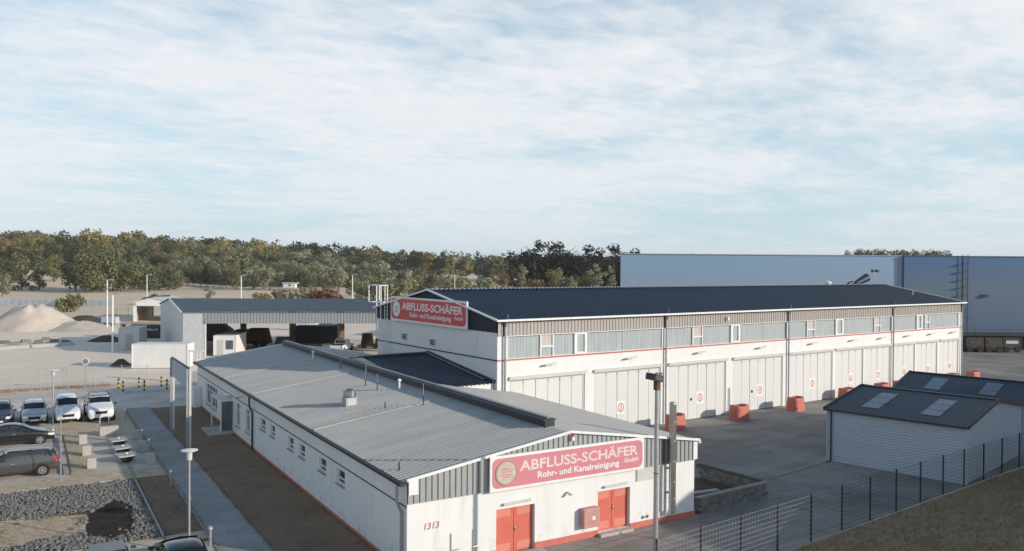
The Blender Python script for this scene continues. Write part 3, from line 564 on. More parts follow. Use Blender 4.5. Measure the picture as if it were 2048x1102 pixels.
# gates
for gi, (a, c, n) in enumerate(GATES):
    g = MB().box(a, a+0.12, 0.06, 0.2, 0, GZ).box(c-0.12, c, 0.06, 0.2, 0, GZ).box(a+0.12, c-0.12, 0.06, 0.2, GZ-0.1, GZ).build('gate', 'frame_grey', hall)
    MB().box(a-0.1, c+0.1, -0.16, 0.0, GZ+0.02, GZ+0.24).build('gate_track', 'frame_grey', hall)
    w_ = (c-a-0.24)/n; me = MB().box(0, w_-0.044, 0.09, 0.15, 0.04, GZ-0.11).mesh('gate_leaf', 'door_white')
    for k in range(n):
        link('gate_leaf', me, g, (a+0.12+0.022+k*w_, (-0.012, 0.0)[k % 2], 0))
    MB().box(a+0.12, c-0.12, 0.16, 0.19, 0, GZ-0.1).build('gate_back', 'dark_metal', g)
    for k in range(1, n): MB().cbox((a+0.12+k*w_, 0.08, GZ-0.22), (0.07, 0.05, 0.2)).build('hinge', 'gutter_grey', g)
    if gi:
        k = (3, 3, 3, 3, 2, 2, 2, 2, 2)[gi-1]; x = (11.18, 19.81, 27.31, 34.78, 40.83, 45.59, 50.32, 54.98, 59.53)[gi-1]
        s = MB().cbox((x, 0.082, 1.67), (0.78 if gi < 5 else 0.66, 0.012, 0.95)).build('gate_number', 'white_paint', hall)
        b = MB(); q = 0.30 if gi < 5 else 0.27
        for i in range(24):
            t0, t1 = 2*math.pi*i/24, 2*math.pi*(i+1)/24
            b.quad((x+q*math.cos(t0), 0.072, 1.67+1.15*q*math.sin(t0)), (x+q*0.74*math.cos(t0), 0.072, 1.67+1.15*q*0.74*math.sin(t0)), (x+q*0.74*math.cos(t1), 0.072, 1.67+1.15*q*0.74*math.sin(t1)), (x+q*math.cos(t1), 0.072, 1.67+1.15*q*math.sin(t1)))
        b.build('ring', 'line_red', s)
        nm = str(gi+1); tw = 0.20 if gi < 9 else 0.27
        link('numeral', text_mesh(nm, tw, 'line_red', offset=0.03, height=0.34), s, (x-tw/2, 0.07, 1.50))
        if gi in (2, 3): MB().tube((x-1.05, 0.085, 1.62), (x-1.05, 0.078, 1.62), 0.13, n=16).build('gate_sticker', 'wood_pale', hall)
# wall lamps over the gates
lampx = (4.29, 11.91, 19.5, 27.17, 34.5, 40.88, 45.74, 50.56, 55.17, 59.73)
for i, x in enumerate(lampx):
    l = MB().tube((x, 0.0, 5.3), (x, -0.25, 5.36), 0.025, n=6).build('wall_lamp', 'galv', hall)
    MB().hexa([(x-0.55, -0.42, 5.30), (x+0.55, -0.36, 5.36), (x+0.55, -0.16, 5.36), (x-0.55, -0.2, 5.30), (x-0.5, -0.38, 5.40), (x+0.5, -0.32, 5.46), (x+0.5, -0.2, 5.46), (x-0.5, -0.24, 5.40)]).build('lamp_head', 'frame_grey', l)
MB().cbox((22.75, -0.2, 7.95), (0.2, 0.25, 0.25)).build('wall_camera', 'white_paint', hall)
MB().tube((23.2, -0.1, 0.1), (23.2, -0.1, 2.2), 0.045).build('cable_conduit', 'galv', hall)
# gable fittings: vents, ladder with cage
for v, z in ((13.14, 6.5), (8.61, 6.4)):
    o = MB().box(-0.12, 0.0, v-0.3, v+0.3, z-0.22, z+0.22).build('gable_vent', 'galv', hall)
    for k in range(3): MB().box(-0.14, -0.12, v-0.26, v+0.26, z-0.17+0.13*k, z-0.09+0.13*k).build('slat', 'dark_metal', o)
ld = MB()
for v in (15.75, 16.25): ld.bar((-0.25, v, 5.0), (-0.25, v, 10.55), 0.05)
ld = ld.build('ladder', 'white_paint', hall)
for k in range(18): MB().bar((-0.25, 15.75, 5.1+0.3*k), (-0.25, 16.25, 5.1+0.3*k), 0.03).build('rung', 'white_paint', ld)
cg = MB()
for v in (16.9, 17.7): cg.bar((-0.3, v, 6.1), (-0.3, v, 10.5), 0.07)
for z in (6.15, 9.1, 10.5):
    cg.bar((-0.3, 15.7, z), (-0.3, 17.75, z), 0.08).bar((-1.0, 15.7, z), (-1.0, 17.75, z), 0.06) if z > 9 else cg.bar((-0.3, 16.3, z), (-0.3, 17.75, z), 0.06)
for v in (15.75, 17.7): cg.bar((-1.0, v, 9.1), (-1.0, v, 10.5), 0.06).bar((-1.0, v, 10.5), (-0.3, v, 10.5), 0.06).bar((-1.0, v, 9.1), (-0.3, v, 9.1), 0.06)
cg.build('ladder_platform', 'white_paint', hall)
# roof fittings
dc = MB().tube((58.6, 11.2, 9.7), (59.1, 11.0, 10.45), 0.28, n=14).tube((59.1, 11.0, 10.4), (61.0, 10.7, 11.15), 0.30, 0.5, n=14).build('exhaust_duct', 'roof_slate', hall)
MB().tube((57.1, 10.9, 9.8), (57.5, 10.9, 10.4), 0.2, n=12).tube((57.5, 10.9, 10.35), (58.2, 10.8, 10.55), 0.22, n=12).build('exhaust_duct', 'roof_slate', hall)
MB().tube((52.6, 10.4, 9.8), (52.6, 10.4, 10.55), 0.3, n=12).lathe([(0.42, 0), (0.42, 0.12), (0.1, 0.28)], (52.6, 10.4, 10.5)).build('vent_cowl', 'white_paint', hall)
fm = MB().tube((61.4, 10.0, 9.9), (61.4, 10.0, 11.9), 0.05).bar((60.9, 10.0, 11.8), (61.9, 10.0, 11.8), 0.06).build('roof_mast', 'galv', hall)
for x in (60.95, 61.85): MB().cbox((x, 9.9, 11.95), (0.35, 0.3, 0.3)).build('floodlight', 'dark_metal', fm)
MB().tube((58.3, 3.6, 9.2), (58.3, 3.6, 9.75), 0.07).build('vent_pipe', 'galv', hall)
# hall sign: faces -X, reads towards -Y
shop_sign('company_sign', 'red company sign with white frame on the dark gable of the tall workshop hall', (HX-0.32, HY+15.02, 7.70), -math.pi/2, 11.7, 1.95, 'sign_red', 'lettering_white', 'lettering_white')

# ------------------------------------------------------------------ link building between office and hall
lk = thing('link_building', 'low link building with dark navy ridged roof between the office and the workshop hall', 'building', (24.55, 44.6, 0))
LW, LD, LE, LR = 5.36, 17.6, 4.35, 5.5
def lz(v): return LE+(LR-LE)*(1-abs(v-8.85)/8.85)
b = MB(); b.quad((0.0, 0, 0), (LW, 0, 0), (LW, 0, LE), (0.0, 0, LE)); b.quad((LW, LD, 0), (0, LD, 0), (0, LD, LE), (LW, LD, LE)); b.poly([(0, LD, 0), (0, 0, 0), (0, 0, LE), (0, 8.85, LR), (0, LD, LE)]); b.build('wall', 'white_render', lk)
for sd in (0, 1):
    P = (lambda s, h, t: (s, -0.2+9.05*t, lz(-0.2+9.05*t)+h)) if sd == 0 else (lambda s, h, t: (s, LD+0.2-(LD+0.2-8.85)*t, lz(min(LD, LD+0.2-(LD+0.2-8.85)*t))+h))
    corr(P, -0.15, LW, 0.33, 0.05, lambda s: 0, lambda s: 1, 0.5).build('roof_slope', 'roof_navy', lk)
MB().box(-0.2, LW, 8.55, 9.15, LR+0.02, LR+0.12).build('ridge_cap', 'dark_metal', lk)
b = MB(); b.bar((LW-0.1, -0.2, LE+0.12), (LW-0.1, 8.85, LR+0.14), 0.28, 0.12); b.build('wall_flashing', 'dark_metal', lk)
b = MB(); b.bar((LW-0.4, 0.6, LE+0.2), (LW-0.4, 8.4, LR+0.12), 0.07, 0.05); b.build('wall_flashing', 'gutter_grey', lk)

# ------------------------------------------------------------------ red barriers in front of the piers
BZ = 1.12
def barrier_mesh():
    b = MB(); n = 28; pts = []
    for i in range(n):
        a = 2*math.pi*i/n; c, s = math.cos(a), math.sin(a); ex = 2/3.2
        pts.append((0.84*math.copysign(abs(c)**ex, c), (0.58-0.06*c)*math.copysign(abs(s)**ex, s)))
    rows = [(1.0, 0.0), (1.0, 0.06), (0.97, 0.4), (0.93, 0.8), (0.90, 0.97), (0.86, 1.0), (0.68, 0.99), (0.63, 0.86)]
    for k, z in rows:
        b.v += [(x*k, y*k, z*BZ*(1+(0.07*(abs(x)/0.84-0.55) if z > 0.9 else 0))) for x, y in pts]
    for j in range(len(rows)-1):
        for i in range(n): b.f.append((j*n+i, j*n+(i+1) % n, (j+1)*n+(i+1) % n, (j+1)*n+i))
    b.f.append(tuple((len(rows)-1)*n+i for i in range(n))); return b.mesh('barrier', 'barrier_red', True)
bm_ = barrier_mesh()
BL = ['nearest red concrete barrier, beside gate two behind the light pole', 'red concrete barrier on the yard between gates three and four', 'red concrete barrier on the yard between gates four and five', 'red concrete barrier half hidden by the near shed, between gates five and six', 'red concrete barrier whose top just shows over the near shed roof below gate seven', 'red concrete barrier between the two shed roofs, below gate eight', 'red concrete barrier barely showing above the far shed roof near gate nine', 'red concrete barrier behind the far shed, below gate ten', 'farthest red concrete barrier at the right corner of the workshop hall']
for (x, y, r), lb in zip(((44.75, 42.2, 0.1), (52.15, 42.3, -0.05), (59.5, 42.3, 0.05), (68.1, 43.0, 0), (73.9, 43.0, 0.08), (77.2, 42.9, -0.06), (82.6, 43.0, 0), (87.2, 43.0, 0.05), (91.5, 42.8, -0.05)), BL):
    tag(link('concrete_barrier', bm_, None, (x, y, 0.004), r), lb, 'barrier', 'red barriers along the workshop hall')

# ------------------------------------------------------------------ storage sheds on the right
s1 = Vector((45.5, 30.0, 0)); dN = Vector((-0.1575, 0.9875, 0)); SHRZ = math.atan2(0.1575, 0.9875)
mat('shed_wall', (0.40, 0.45, 0.52), 0.55, var=0.05, scale=1.5, stretch=(0.3, 0.3, 2)); mat('skylight', (0.10, 0.15, 0.21), 0.35, var=0.15, spec=0.6)
def shed(label, n0, wd, ln, ez, rz, back=0.0):
    o0 = s1 - dN*ln + Vector((dN.y, -dN.x, 0))*n0 + dN*back
    t = thing('storage_shed', label, 'shed', (o0.x, o0.y, 0), SHRZ, 'storage sheds beside the mesh fence')
    hw = wd/2; zr = lambda x: ez+(rz-ez)*(1-abs(x-hw)/hw)
    # horizontal corrugated walls: stacked rib courses (profile in z)
    def hcorr(P, top, name):
        b = MB(); z = 0.0; prof = []
        while z < top-1e-6: e = min(0.16, top-z); prof += [(z, 0.0), (z+e*0.35, 0.03), (z+e*0.65, 0.03)]; z += e
        prof.append((top, 0.0)); return prof
    prof = hcorr(None, ez, '')
    b = MB()
    for z, h in prof: b.v += [(-h, 0, z), (-h, ln, z)]
    for i in range(len(prof)-1): b.f.append((2*i, 2*i+2, 2*i+3, 2*i+1))
    b.build('side_wall', 'shed_wall', t)
    b = MB()
    for z, h in prof: b.v += [(wd+h, 0, z), (wd+h, ln, z)]
    for i in range(len(prof)-1): b.f.append((2*i, 2*i+1, 2*i+3, 2*i+2))
    b.build('side_wall', 'shed_wall', t)
    for y, sg_ in ((0, -1), (ln, 1)):
        pg = hcorr(None, rz-0.06, ''); b = MB()
        for z, h in pg:
            ins = 0 if z <= ez else hw*(z-ez)/(rz-ez); b.v += [(ins, y+sg_*h, z), (wd-ins, y+sg_*h, z)]
        for i in range(len(pg)-1): b.f.append((2*i, 2*i+1, 2*i+3, 2*i+2) if sg_ < 0 else (2*i, 2*i+2, 2*i+3, 2*i+1))
        b.build('gable_wall', 'shed_wall', t)
    for sd in (-1, 1):
        P = (lambda s, h, q: (-0.15+(hw+0.15)*q, s, zr(max(0, -0.15+(hw+0.15)*q))+h)) if sd < 0 else (lambda s, h, q: (wd+0.15-(hw+0.15)*q, s, zr(min(wd, wd+0.15-(hw+0.15)*q))+h))
        corr(P, -0.15, ln+0.15, 0.25, 0.018, lambda s: 0, lambda s: 1, 0.6).build('roof_slope', 'roof_slate', t)
    for y in (-0.2, ln+0.2):
        for xe in (-0.2, wd+0.2): MB().bar((xe, y, ez), (hw, y, rz+0.02), 0.08, 0.16).build('verge_trim', 'dark_metal', t)
    MB().box(-0.26, -0.14, -0.2, ln+0.2, ez-0.12, ez+0.01).build('gutter', 'dark_metal', t); MB().box(wd+0.14, wd+0.26, -0.2, ln+0.2, ez-0.12, ez+0.01).build('gutter', 'dark_metal', t)
    MB().box(hw-0.15, hw+0.15, -0.18, ln+0.18, rz+0.005, rz+0.05).build('ridge_cap', 'dark_metal', t)
    MB().tube((-0.12, ln-0.25, 0.05), (-0.12, ln-0.25, ez-0.1), 0.05).build('downpipe', 'dark_metal', t)
    for x, y in ((-0.05, ln-0.02), (-0.05, -0.06), (wd-0.03, -0.06)): MB().box(x, x+0.09, y, y+0.09, 0, ez-0.03).build('corner_trim', 'shed_wall', t)
    for y0 in (ln*0.22, ln*0.66):
        sk = thing_part('skylight', t)
        for k in range(3):
            a, c = 0.18+0.20*k, 0.18+0.20*k+0.185; P2 = lambda q, y, h: (hw*q, y, zr(hw*q)+h)
            MB().hexa([P2(a, y0, 0.01), P2(c, y0, 0.01), P2(c, y0+1.05, 0.01), P2(a, y0+1.05, 0.01), P2(a, y0, 0.06), P2(c, y0, 0.06), P2(c, y0+1.05, 0.06), P2(a, y0+1.05, 0.06)]).build('pane', 'skylight', sk)
    return t
def thing_part(name, par):
    o = MB().box(-0.001, 0.001, -0.001, 0.001, 0.5, 0.502).build(name, 'dark_metal', par); return o
shed('white corrugated shed with dark slate roof, the nearer one beside the mesh fence', 0.0, 11.2, 7.9, 3.3, 4.2)
shed('second dark-roofed shed standing behind the nearer one, two skylights in its roof', 11.9, 7.2, 8.2, 3.25, 4.25, 0.4)

# ------------------------------------------------------------------ mesh fence along the grass bank
fence = thing('mesh_fence', 'anthracite double-bar mesh fence between the grass bank and the concrete yard', 'fence', (21.3, 20.98, 0), math.atan2(1.25, 29.0))
pm = MB().box(-0.03, 0.03, -0.03, 0.03, 0, 2.12).mesh('post', 'dark_metal'); pb = MB()
for k in range(11): pb.box(0.0, 2.5, -0.038, -0.030, 0.06+0.2*k-0.005, 0.06+0.2*k+0.005)
for k in range(12): pb.box(0.1+0.2*k-0.002, 0.1+0.2*k+0.002, -0.03, -0.024, 0.02, 2.1)
pmesh = pb.mesh('mesh_panel', 'gutter_grey'); pmesh2 = pb.mesh('mesh_panel', 'dark_metal')
for i in range(15):
    link('post', pm, fence, (2.5*i, 0, 0)); stuff(link('mesh_panel', pmesh if i < 5 else pmesh2, fence, (2.5*i, 0, 0)))
# neighbouring gabled hall beyond the right edge; its shadow lies over the sheds and the bank
nb = thing('neighbour_hall', 'grey gabled neighbour hall beyond the right side of the yard', 'building', (45.75, 3.4, 0))
ne = 9.6; nr = 14.6; nw = 44.0
b = MB(); b.poly([(0, 0, 0), (0, 0, ne), (nw/2, 0, nr), (nw, 0, ne), (nw, 0, 0)]); b.poly([(nw, -24, 0), (nw, -24, ne), (nw/2, -24, nr), (0, -24, ne), (0, -24, 0)]); b.quad((0, -24, 0), (0, -24, ne), (0, 0, ne), (0, 0, 0)); b.quad((nw, 0, 0), (nw, 0, ne), (nw, -24, ne), (nw, -24, 0)); b.build('wall', 'clad_grey', nb)
b = MB(); b.quad((-0.3, -24.3, ne), (nw/2, -24.3, nr+0.1), (nw/2, 0.3, nr+0.1), (-0.3, 0.3, ne)); b.quad((nw/2, -24.3, nr+0.1), (nw+0.3, -24.3, ne), (nw+0.3, 0.3, ne), (nw/2, 0.3, nr+0.1)); b.build('roof', 'roof_slate', nb)
MB().box(9, 14, -0.0, 0.06, 0, 4.2).build('gate', 'frame_grey', nb)

# ------------------------------------------------------------------ stone walled pit beside the office
pit = thing('stone_walled_bed', 'low grey stone wall enclosing a sunken bed at the right corner of the office building', 'wall', (30.1, 26.85, 0))
sm = MB().hexa([(0.004, 0.0, 0.004), (0.396, 0.012, 0.004), (0.396, 0.2, 0.004), (0.004, 0.2, 0.004), (0.012, 0.0, 0.152), (0.39, 0.008, 0.152), (0.39, 0.2, 0.152), (0.012, 0.2, 0.152)]).mesh('stone', 'stone_grey')
sm2 = MB().hexa([(0.004, 0.015, 0.004), (0.296, 0.0, 0.004), (0.296, 0.2, 0.004), (0.004, 0.2, 0.004), (0.008, 0.012, 0.152), (0.29, -0.004, 0.152), (0.29, 0.2, 0.152), (0.008, 0.2, 0.152)]).mesh('stone', 'stone_grey')
r2 = random.Random(3)
for k in range(5):
    x = -0.2*(k % 2)+0.2
    while x < 5.0:
        q = sm if r2.random() < 0.6 else sm2; link('stone', q, pit, (x, r2.uniform(-0.012, 0.012), 0.157*k)); x += 0.4 if q is sm else 0.3
    y = 0.3+0.15*(k % 2)
    while y < 4.4:
        q = sm if r2.random() < 0.6 else sm2; o = link('stone', q, pit, (5.3+r2.uniform(-0.012, 0.012), y, 0.157*k), math.pi/2); y += 0.4 if q is sm else 0.3
MB().box(-0.05, 5.4, -0.03, 0.24, 0.79, 0.85).build('coping', 'stone_cap', pit, bevel=0.01); MB().box(5.08, 5.4, 0.241, 4.7, 0.79, 0.85).build('coping', 'soil_dark', pit)
MB().box(0.0, 5.06, 0.205, 4.6, 0.0, 0.12).build('bed_soil', 'soil_dark', pit); MB().hexa([(0.3, 2.1, 0.3), (3.4, 1.6, 0.3), (3.4, 1.85, 0.3), (0.3, 2.4, 0.3), (0.3, 2.1, 0.36), (3.4, 1.6, 0.36), (3.4, 1.85, 0.36), (0.3, 2.4, 0.36)]).build('timber', 'concrete_pale', pit)
# yard details
mh = MB().tube((0, 0, -0.05), (0, 0, 0.012), 0.42, n=24)
mhm = mh.mesh('manhole_cover', 'dark_metal'); ringm = MB().lathe([(0.55, 0.0), (0.55, 0.01), (0.43, 0.011), (0.42, 0.0)], (0, 0, 0), 24).mesh('manhole_frame', 'concrete')
for (x, y), lb in (((44.1, 33.5), 'round manhole cover in the yard left of the near shed'), ((35.2, 24.7), 'round manhole cover just behind the mesh fence')):
    o = tag(link('manhole_cover', mhm, None, (x, y, 0.006)), lb, 'manhole cover', 'manhole covers in the yard'); link('manhole_frame', ringm, o)
ch_ = tag(MB().box(-0.12, 0.12, -5.5, 5.5, 0, 0.006).build('drain_channel', 'dark_metal'), 'long dark drainage channel running across the shaded concrete yard', 'drain'); ch_.location = (40.3, 29.3, 0.004); ch_.rotation_euler = (0, 0, -math.pi/2+0.1)
# ------------------------------------------------------------------ light pole in front of the office gable
lp = thing('flood_light_pole', 'tall galvanised pole with floodlights standing before the office gable', 'light pole', W(15.57+7.62, 27.7-5.75, 0.004))
MB().tube((0, 0, 0), (0.02, 0, 8.1), 0.105, 0.075, n=14).build('pole', 'galv', lp); MB().tube((0, 0, 1.05), (0, 0, 1.09), 0.115, n=12).build('pole_band', 'dark_metal', lp)
MB().tube((0, 0, 4.3), (0, 0, 4.33), 0.1, n=12).build('pole_band', 'dark_metal', lp)
MB().cbox((0.02, 0, 7.67), (0.2, 0.18, 0.45)).build('pole_bracket', 'rust', lp)
hd = MB().hexa([(-0.55, -0.42, 7.90), (-0.02, -0.35, 7.77), (-0.02, 0.05, 7.77), (-0.55, 0.05, 7.90), (-0.5, -0.42, 8.14), (0.0, -0.35, 8.02), (0.0, 0.05, 8.02), (-0.5, 0.05, 8.14)]).build('floodlight', 'dark_metal', lp)
MB().hexa([(-0.5, -0.435, 7.94), (-0.06, -0.37, 7.82), (-0.06, -0.36, 7.82), (-0.5, -0.425, 7.94), (-0.46, -0.435, 8.10), (-0.04, -0.37, 7.98), (-0.04, -0.36, 7.98), (-0.46, -0.425, 8.10)]).build('lens', 'glass_mid', hd)
MB().cbox((0.2, 0.05, 7.94), (0.16, 0.2, 0.26)).build('floodlight', 'dark_metal', lp); MB().cbox((0.2, -0.056, 7.94), (0.13, 0.012, 0.2)).build('lens', 'wood_pale', lp)

# ------------------------------------------------------------------ disc-top lamps
def disc_lamp(label, x, y, h):
    t = thing('disc_lamp', label, 'street lamp', W(x, y, 0.012), TH, 'disc-top lamps of the car park')
    MB().tube((0, 0, 0), (0, 0, h-0.45), 0.055, 0.042, n=12).build('pole', 'galv', t); MB().lathe([(0.06, 0.0), (0.11, 0.04), (0.12, 0.36), (0.10, 0.4)], (0, 0, h-0.45), 14).build('lamp_body', 'frame_grey', t)
    MB().lathe([(0.12, 0.0), (0.34, 0.03), (0.345, 0.05), (0.1, 0.09)], (0, 0, h-0.05), 24).build('disc', 'trim_white', t)
disc_lamp('near disc-top lamp post beside the walkway, in front of the black car', 8.7, 34.5, 4.3); disc_lamp('far disc-top lamp post behind the row of white and silver cars', 4.5, 65.7, 4.4)
sp = thing('slim_post', 'thin bare post between the grey estate car and the seat blocks', 'post', W(4.5, 50.1, 0.012), TH)
MB().tube((0, 0, 0), (0, 0, 4.1), 0.035, 0.03).build('pole', 'galv', sp); MB().cbox((0, 0, 4.13), (0.1, 0.1, 0.06)).build('cap', 'dark_metal', sp)
wr = thing('wheel_stop_rail', 'dark low wheel-stop rail at the end of the parking bays', 'rail', W(5.0, 50.9, 0.012), TH)
MB().box(-0.05, 0.05, 0, 11.4, 0.16, 0.28).build('rail', 'dark_metal', wr)
for k in range(5): MB().box(-0.04, 0.04, 0.3+2.7*k, 0.38+2.7*k, 0, 0.16).build('support', 'dark_metal', wr)
# bollard lights
bb = thing('bollard_light', 'white-capped bollard light', 'bollard light', W(9.6, 58.7, 0.012), TH, 'bollard lights along the walkway')
MB().tube((0, 0, 0), (0, 0, 0.72), 0.055, n=10).build('post', 'galv', bb); MB().lathe([(0.065, 0), (0.085, 0.03), (0.085, 0.1), (0.03, 0.15)], (0, 0, 0.72), 12).build('lamp_cap', 'white_paint', bb)
bb['label'] = 'bollard light beside the farthest of the right-hand seat blocks'
for x, y, lb in ((9.6, 55.1, 'bollard light beside the middle right-hand seat block'), (9.6, 45.9, 'bollard light on the dark lawn past the gravel bed corner'), (9.6, 39.9, 'bollard light on the lawn beside the near disc-top lamp'), (9.62, 34.9, 'nearest bollard light at the lit end of the walkway'), (9.4, 67.8, 'farthest bollard light, right of the white SUV')):
    copy_tree(bb, W(x, y, 0.012), TH, lb)
# seat blocks and tables
cbm = MB().box(-0.28, 0.28, -0.26, 0.26, 0, 0.72); 
CUB = [(6.1, 59.9, 1, 'pale concrete seat block, farthest of the left-hand row'), (6.1, 56.1, 1, 'pale concrete seat block in the middle of the left-hand row'), (6.15, 52.3, 1, 'pale concrete seat block, nearest of the left-hand row'), (9.3, 59.7, 1, 'shaded concrete seat block, farthest of the right-hand row'), (9.3, 55.7, 1, 'shaded concrete seat block in the middle of the right-hand row'), (9.3, 51.8, 1, 'shaded concrete seat block, nearest of the right-hand row'), (7.85, 62.2, 2, 'long concrete seat block at the far end of the seating court')]
for x, y, n, lb in CUB:
    b = MB().box(-0.30*n if n > 1 else -0.24, 0.30*n if n > 1 else 0.24, -0.24, 0.24, 0, 0.62); o = b.build('seat_block', 'concrete_pale', None, bevel=0.02); o.location = W(x, y, 0.016); o.rotation_euler = (0, 0, TH); tag(o, lb, 'seat block', 'concrete seat blocks')
for x, y, lb in ((8.1, 58.0, 'farthest square concrete table of the seating court'), (8.1, 55.4, 'middle square concrete table of the seating court'), (8.1, 53.0, 'nearest square concrete table of the seating court')):
    t = thing('square_table', lb, 'table', W(x, y, 0.016), YAW*-1+0.72, 'square tables of the seating court')
    MB().box(-0.58, 0.58, -0.58, 0.58, 0.40, 0.47).build('table_top', 'concrete_pale', t, bevel=0.01); MB().hexa([(-0.2, -0.2, 0), (0.2, -0.2, 0), (0.2, 0.2, 0), (-0.2, 0.2, 0), (-0.40, -0.40, 0.40), (0.40, -0.40, 0.40), (0.40, 0.40, 0.40), (-0.40, 0.40, 0.40)]).build('pedestal', 'dark_metal', t)
    MB().lathe([(0.05, 0), (0.05, 0.08), (0.02, 0.1)], (0, 0, 0.47)).build('table_light', 'white_paint', t)
# portal sign
pt = thing('portal_sign', 'tall portal sign frame with a blank grey panel between two posts by the walkway', 'sign', W(11.95, 54.9, 0.012), TH)
for y in (0, 7.0):
    MB().box(-0.14, -0.02, y-0.05, y+0.05, 0, 5.25).build('post', 'gutter_grey', pt); MB().box(0.03, 0.17, y-0.06, y+0.06, 0, 5.25).build('post', 'frame_grey', pt)
MB().box(-0.04, 0.04, 0.051, 6.949, 3.95, 5.22).build('panel', 'bluefilm', pt); MB().box(-0.07, 0.07, -0.1, 7.1, 5.251, 5.33).build('top_rail', 'dark_metal', pt)

# ------------------------------------------------------------------ cars
def car(label, kind, paint, loc, rz, group='cars parked in front of the office'):
    """local: +y is the car's front; built from cross sections."""
    K = dict(  # stations: (y, top z, belt z, half width, glasshouse 0/1)
      hatch=dict(L=4.3, W=1.80, H=1.58, st=[(-2.15, .78, .78, .74, 0), (-2.08, 1.02, .95, .82, 0), (-1.70, 1.50, .98, .86, 1), (-1.2, 1.57, .97, .88, 1), (-0.2, 1.58, .95, .90, 1), (0.42, 1.50, .94, .90, 1), (1.20, 1.0, .97, .89, 0), (1.75, .93, .88, .86, 0), (2.05, .80, .76, .78, 0), (2.15, .60, .58, .70, 0)]),
      van=dict(L=4.4, W=1.82, H=1.84, st=[(-2.2, 1.0, 1.0, .80, 0), (-2.17, 1.74, 1.08, .84, 1), (-1.9, 1.83, 1.08, .88, 1), (-0.4, 1.84, 1.07, .91, 1), (0.35, 1.76, 1.05, .91, 1), (1.15, 1.12, 1.06, .90, 0), (1.80, 1.0, .94, .87, 0), (2.1, .86, .80, .80, 0), (2.2, .62, .58, .72, 0)]),
      suv=dict(L=4.8, W=1.94, H=1.80, st=[(-2.4, .90, .90, .82, 0), (-2.33, 1.18, 1.10, .90, 0), (-1.95, 1.70, 1.16, .93, 1), (-1.3, 1.79, 1.15, .95, 1), (-0.2, 1.80, 1.12, .97, 1), (0.45, 1.72, 1.10, .97, 1), (1.25, 1.22, 1.14, .96, 0), (1.95, 1.12, 1.04, .93, 0), (2.3, .98, .90, .86, 0), (2.4, .70, .66, .78, 0)]),
      sedan=dict(L=4.7, W=1.84, H=1.44, st=[(-2.35, .80, .80, .76, 0), (-2.25, 1.0, .94, .83, 0), (-1.65, 1.05, .97, .87, 0), (-0.95, 1.38, .95, .90, 1), (-0.25, 1.44, .94, .92, 1), (0.35, 1.38, .92, .92, 1), (1.15, .96, .92, .91, 0), (1.85, .86, .80, .88, 0), (2.22, .74, .70, .80, 0), (2.35, .55, .53, .72, 0)]),
      wagon=dict(L=4.6, W=1.83, H=1.50, st=[(-2.3, .80, .80, .78, 0), (-2.24, 1.05, .96, .83, 0), (-1.95, 1.40, 1.0, .86, 1), (-1.5, 1.48, .98, .89, 1), (-0.3, 1.50, .95, .91, 1), (0.35, 1.43, .93, .91, 1), (1.15, .98, .94, .90, 0), (1.80, .90, .84, .87, 0), (2.18, .76, .72, .80, 0), (2.3, .56, .54, .72, 0)]))[kind]
    t = thing('parked_car', label, 'car', loc, rz, group); st = K['st']; n = len(st); CLR = 0.22
    rows = []
    for y, zt, zb, hw, gh in st:
        rows.append([(0.55*hw, y, CLR), (0.95*hw, y, CLR+0.02), (1.0*hw, y, CLR+(zb-CLR)*0.45), (0.985*hw, y, CLR+(zb-CLR)*0.75), (0.94*hw, y, zb), ((0.76 if gh else 0.84)*hw, y, zt-0.05 if gh else zt-0.02), ((0.5)*hw, y, zt-0.005), (0, y, zt+0.01)])
    m_ = len(rows[0]); b = MB()
    for rr in rows:
        b.v += rr; b.v += [(-x, y, z) for x, y, z in reversed(rr[:-1])]
    k = 2*m_-1
    for i in range(n-1):
        for j in range(k-1): b.f.append((i*k+j, (i+1)*k+j, (i+1)*k+j+1, i*k+j+1))
        b.f.append((i*k+k-1, (i+1)*k+k-1, (i+1)*k, i*k))
    b.f.append(tuple(range(k))); b.f.append(tuple((n-1)*k+j for j in reversed(range(k))))
    body = b.build('body', paint, t, smooth=True); sb = body.modifiers.new('sub', 'SUBSURF'); sb.levels = 1; sb.render_levels = 1
    lerp = lambda p, q, a: tuple(p[i]+(q[i]-p[i])*a for i in range(3))
    def patch(par, name, mt, A, B, C, D, ins, off):
        P = lambda u, v: Vector(lerp(lerp(A, B, u), lerp(D, C, u), v)); nrm = (Vector(B)-Vector(A)).cross(Vector(D)-Vector(A)).normalized()*off
        q = [P(ins, ins), P(1-ins, ins), P(1-ins, 1-ins), P(ins, 1-ins)]; return MB().quad(*[tuple(p+nrm) for p in q]).build(name, mt, par)
    gl = [i for i in range(n) if st[i][4]]; i0, i1 = gl[0], gl[-1]
    for sgn in (1, -1):
        mir = lambda p: (p[0]*sgn, p[1], p[2])
        for i in range(i0, i1+1):
            if i == i1: A, B, C = rows[i][4], rows[i+1][4], rows[i][5]; q = [mir(lerp(A, C, .06)), mir(lerp(A, B, .78)), mir(lerp(A, C, .9))]
            else: q = None
            if q:
                q = [Vector(p)+Vector((0.012*sgn, 0, 0.004)) for p in q]; (MB().poly([tuple(p) for p in (q if sgn < 0 else reversed(q))])).build('side_window', 'glass_car', t); continue
            if kind == 'van' and i < gl[-2]: continue
            A, B, C, D = [mir(p) for p in (rows[i][4], rows[i+1][4], rows[i+1][5], rows[i][5])]
            patch(t, 'side_window', 'glass_car', A, B, C, D, 0.06, 0.012*sgn*-1 if False else (0.012 if sgn < 0 else -0.012))
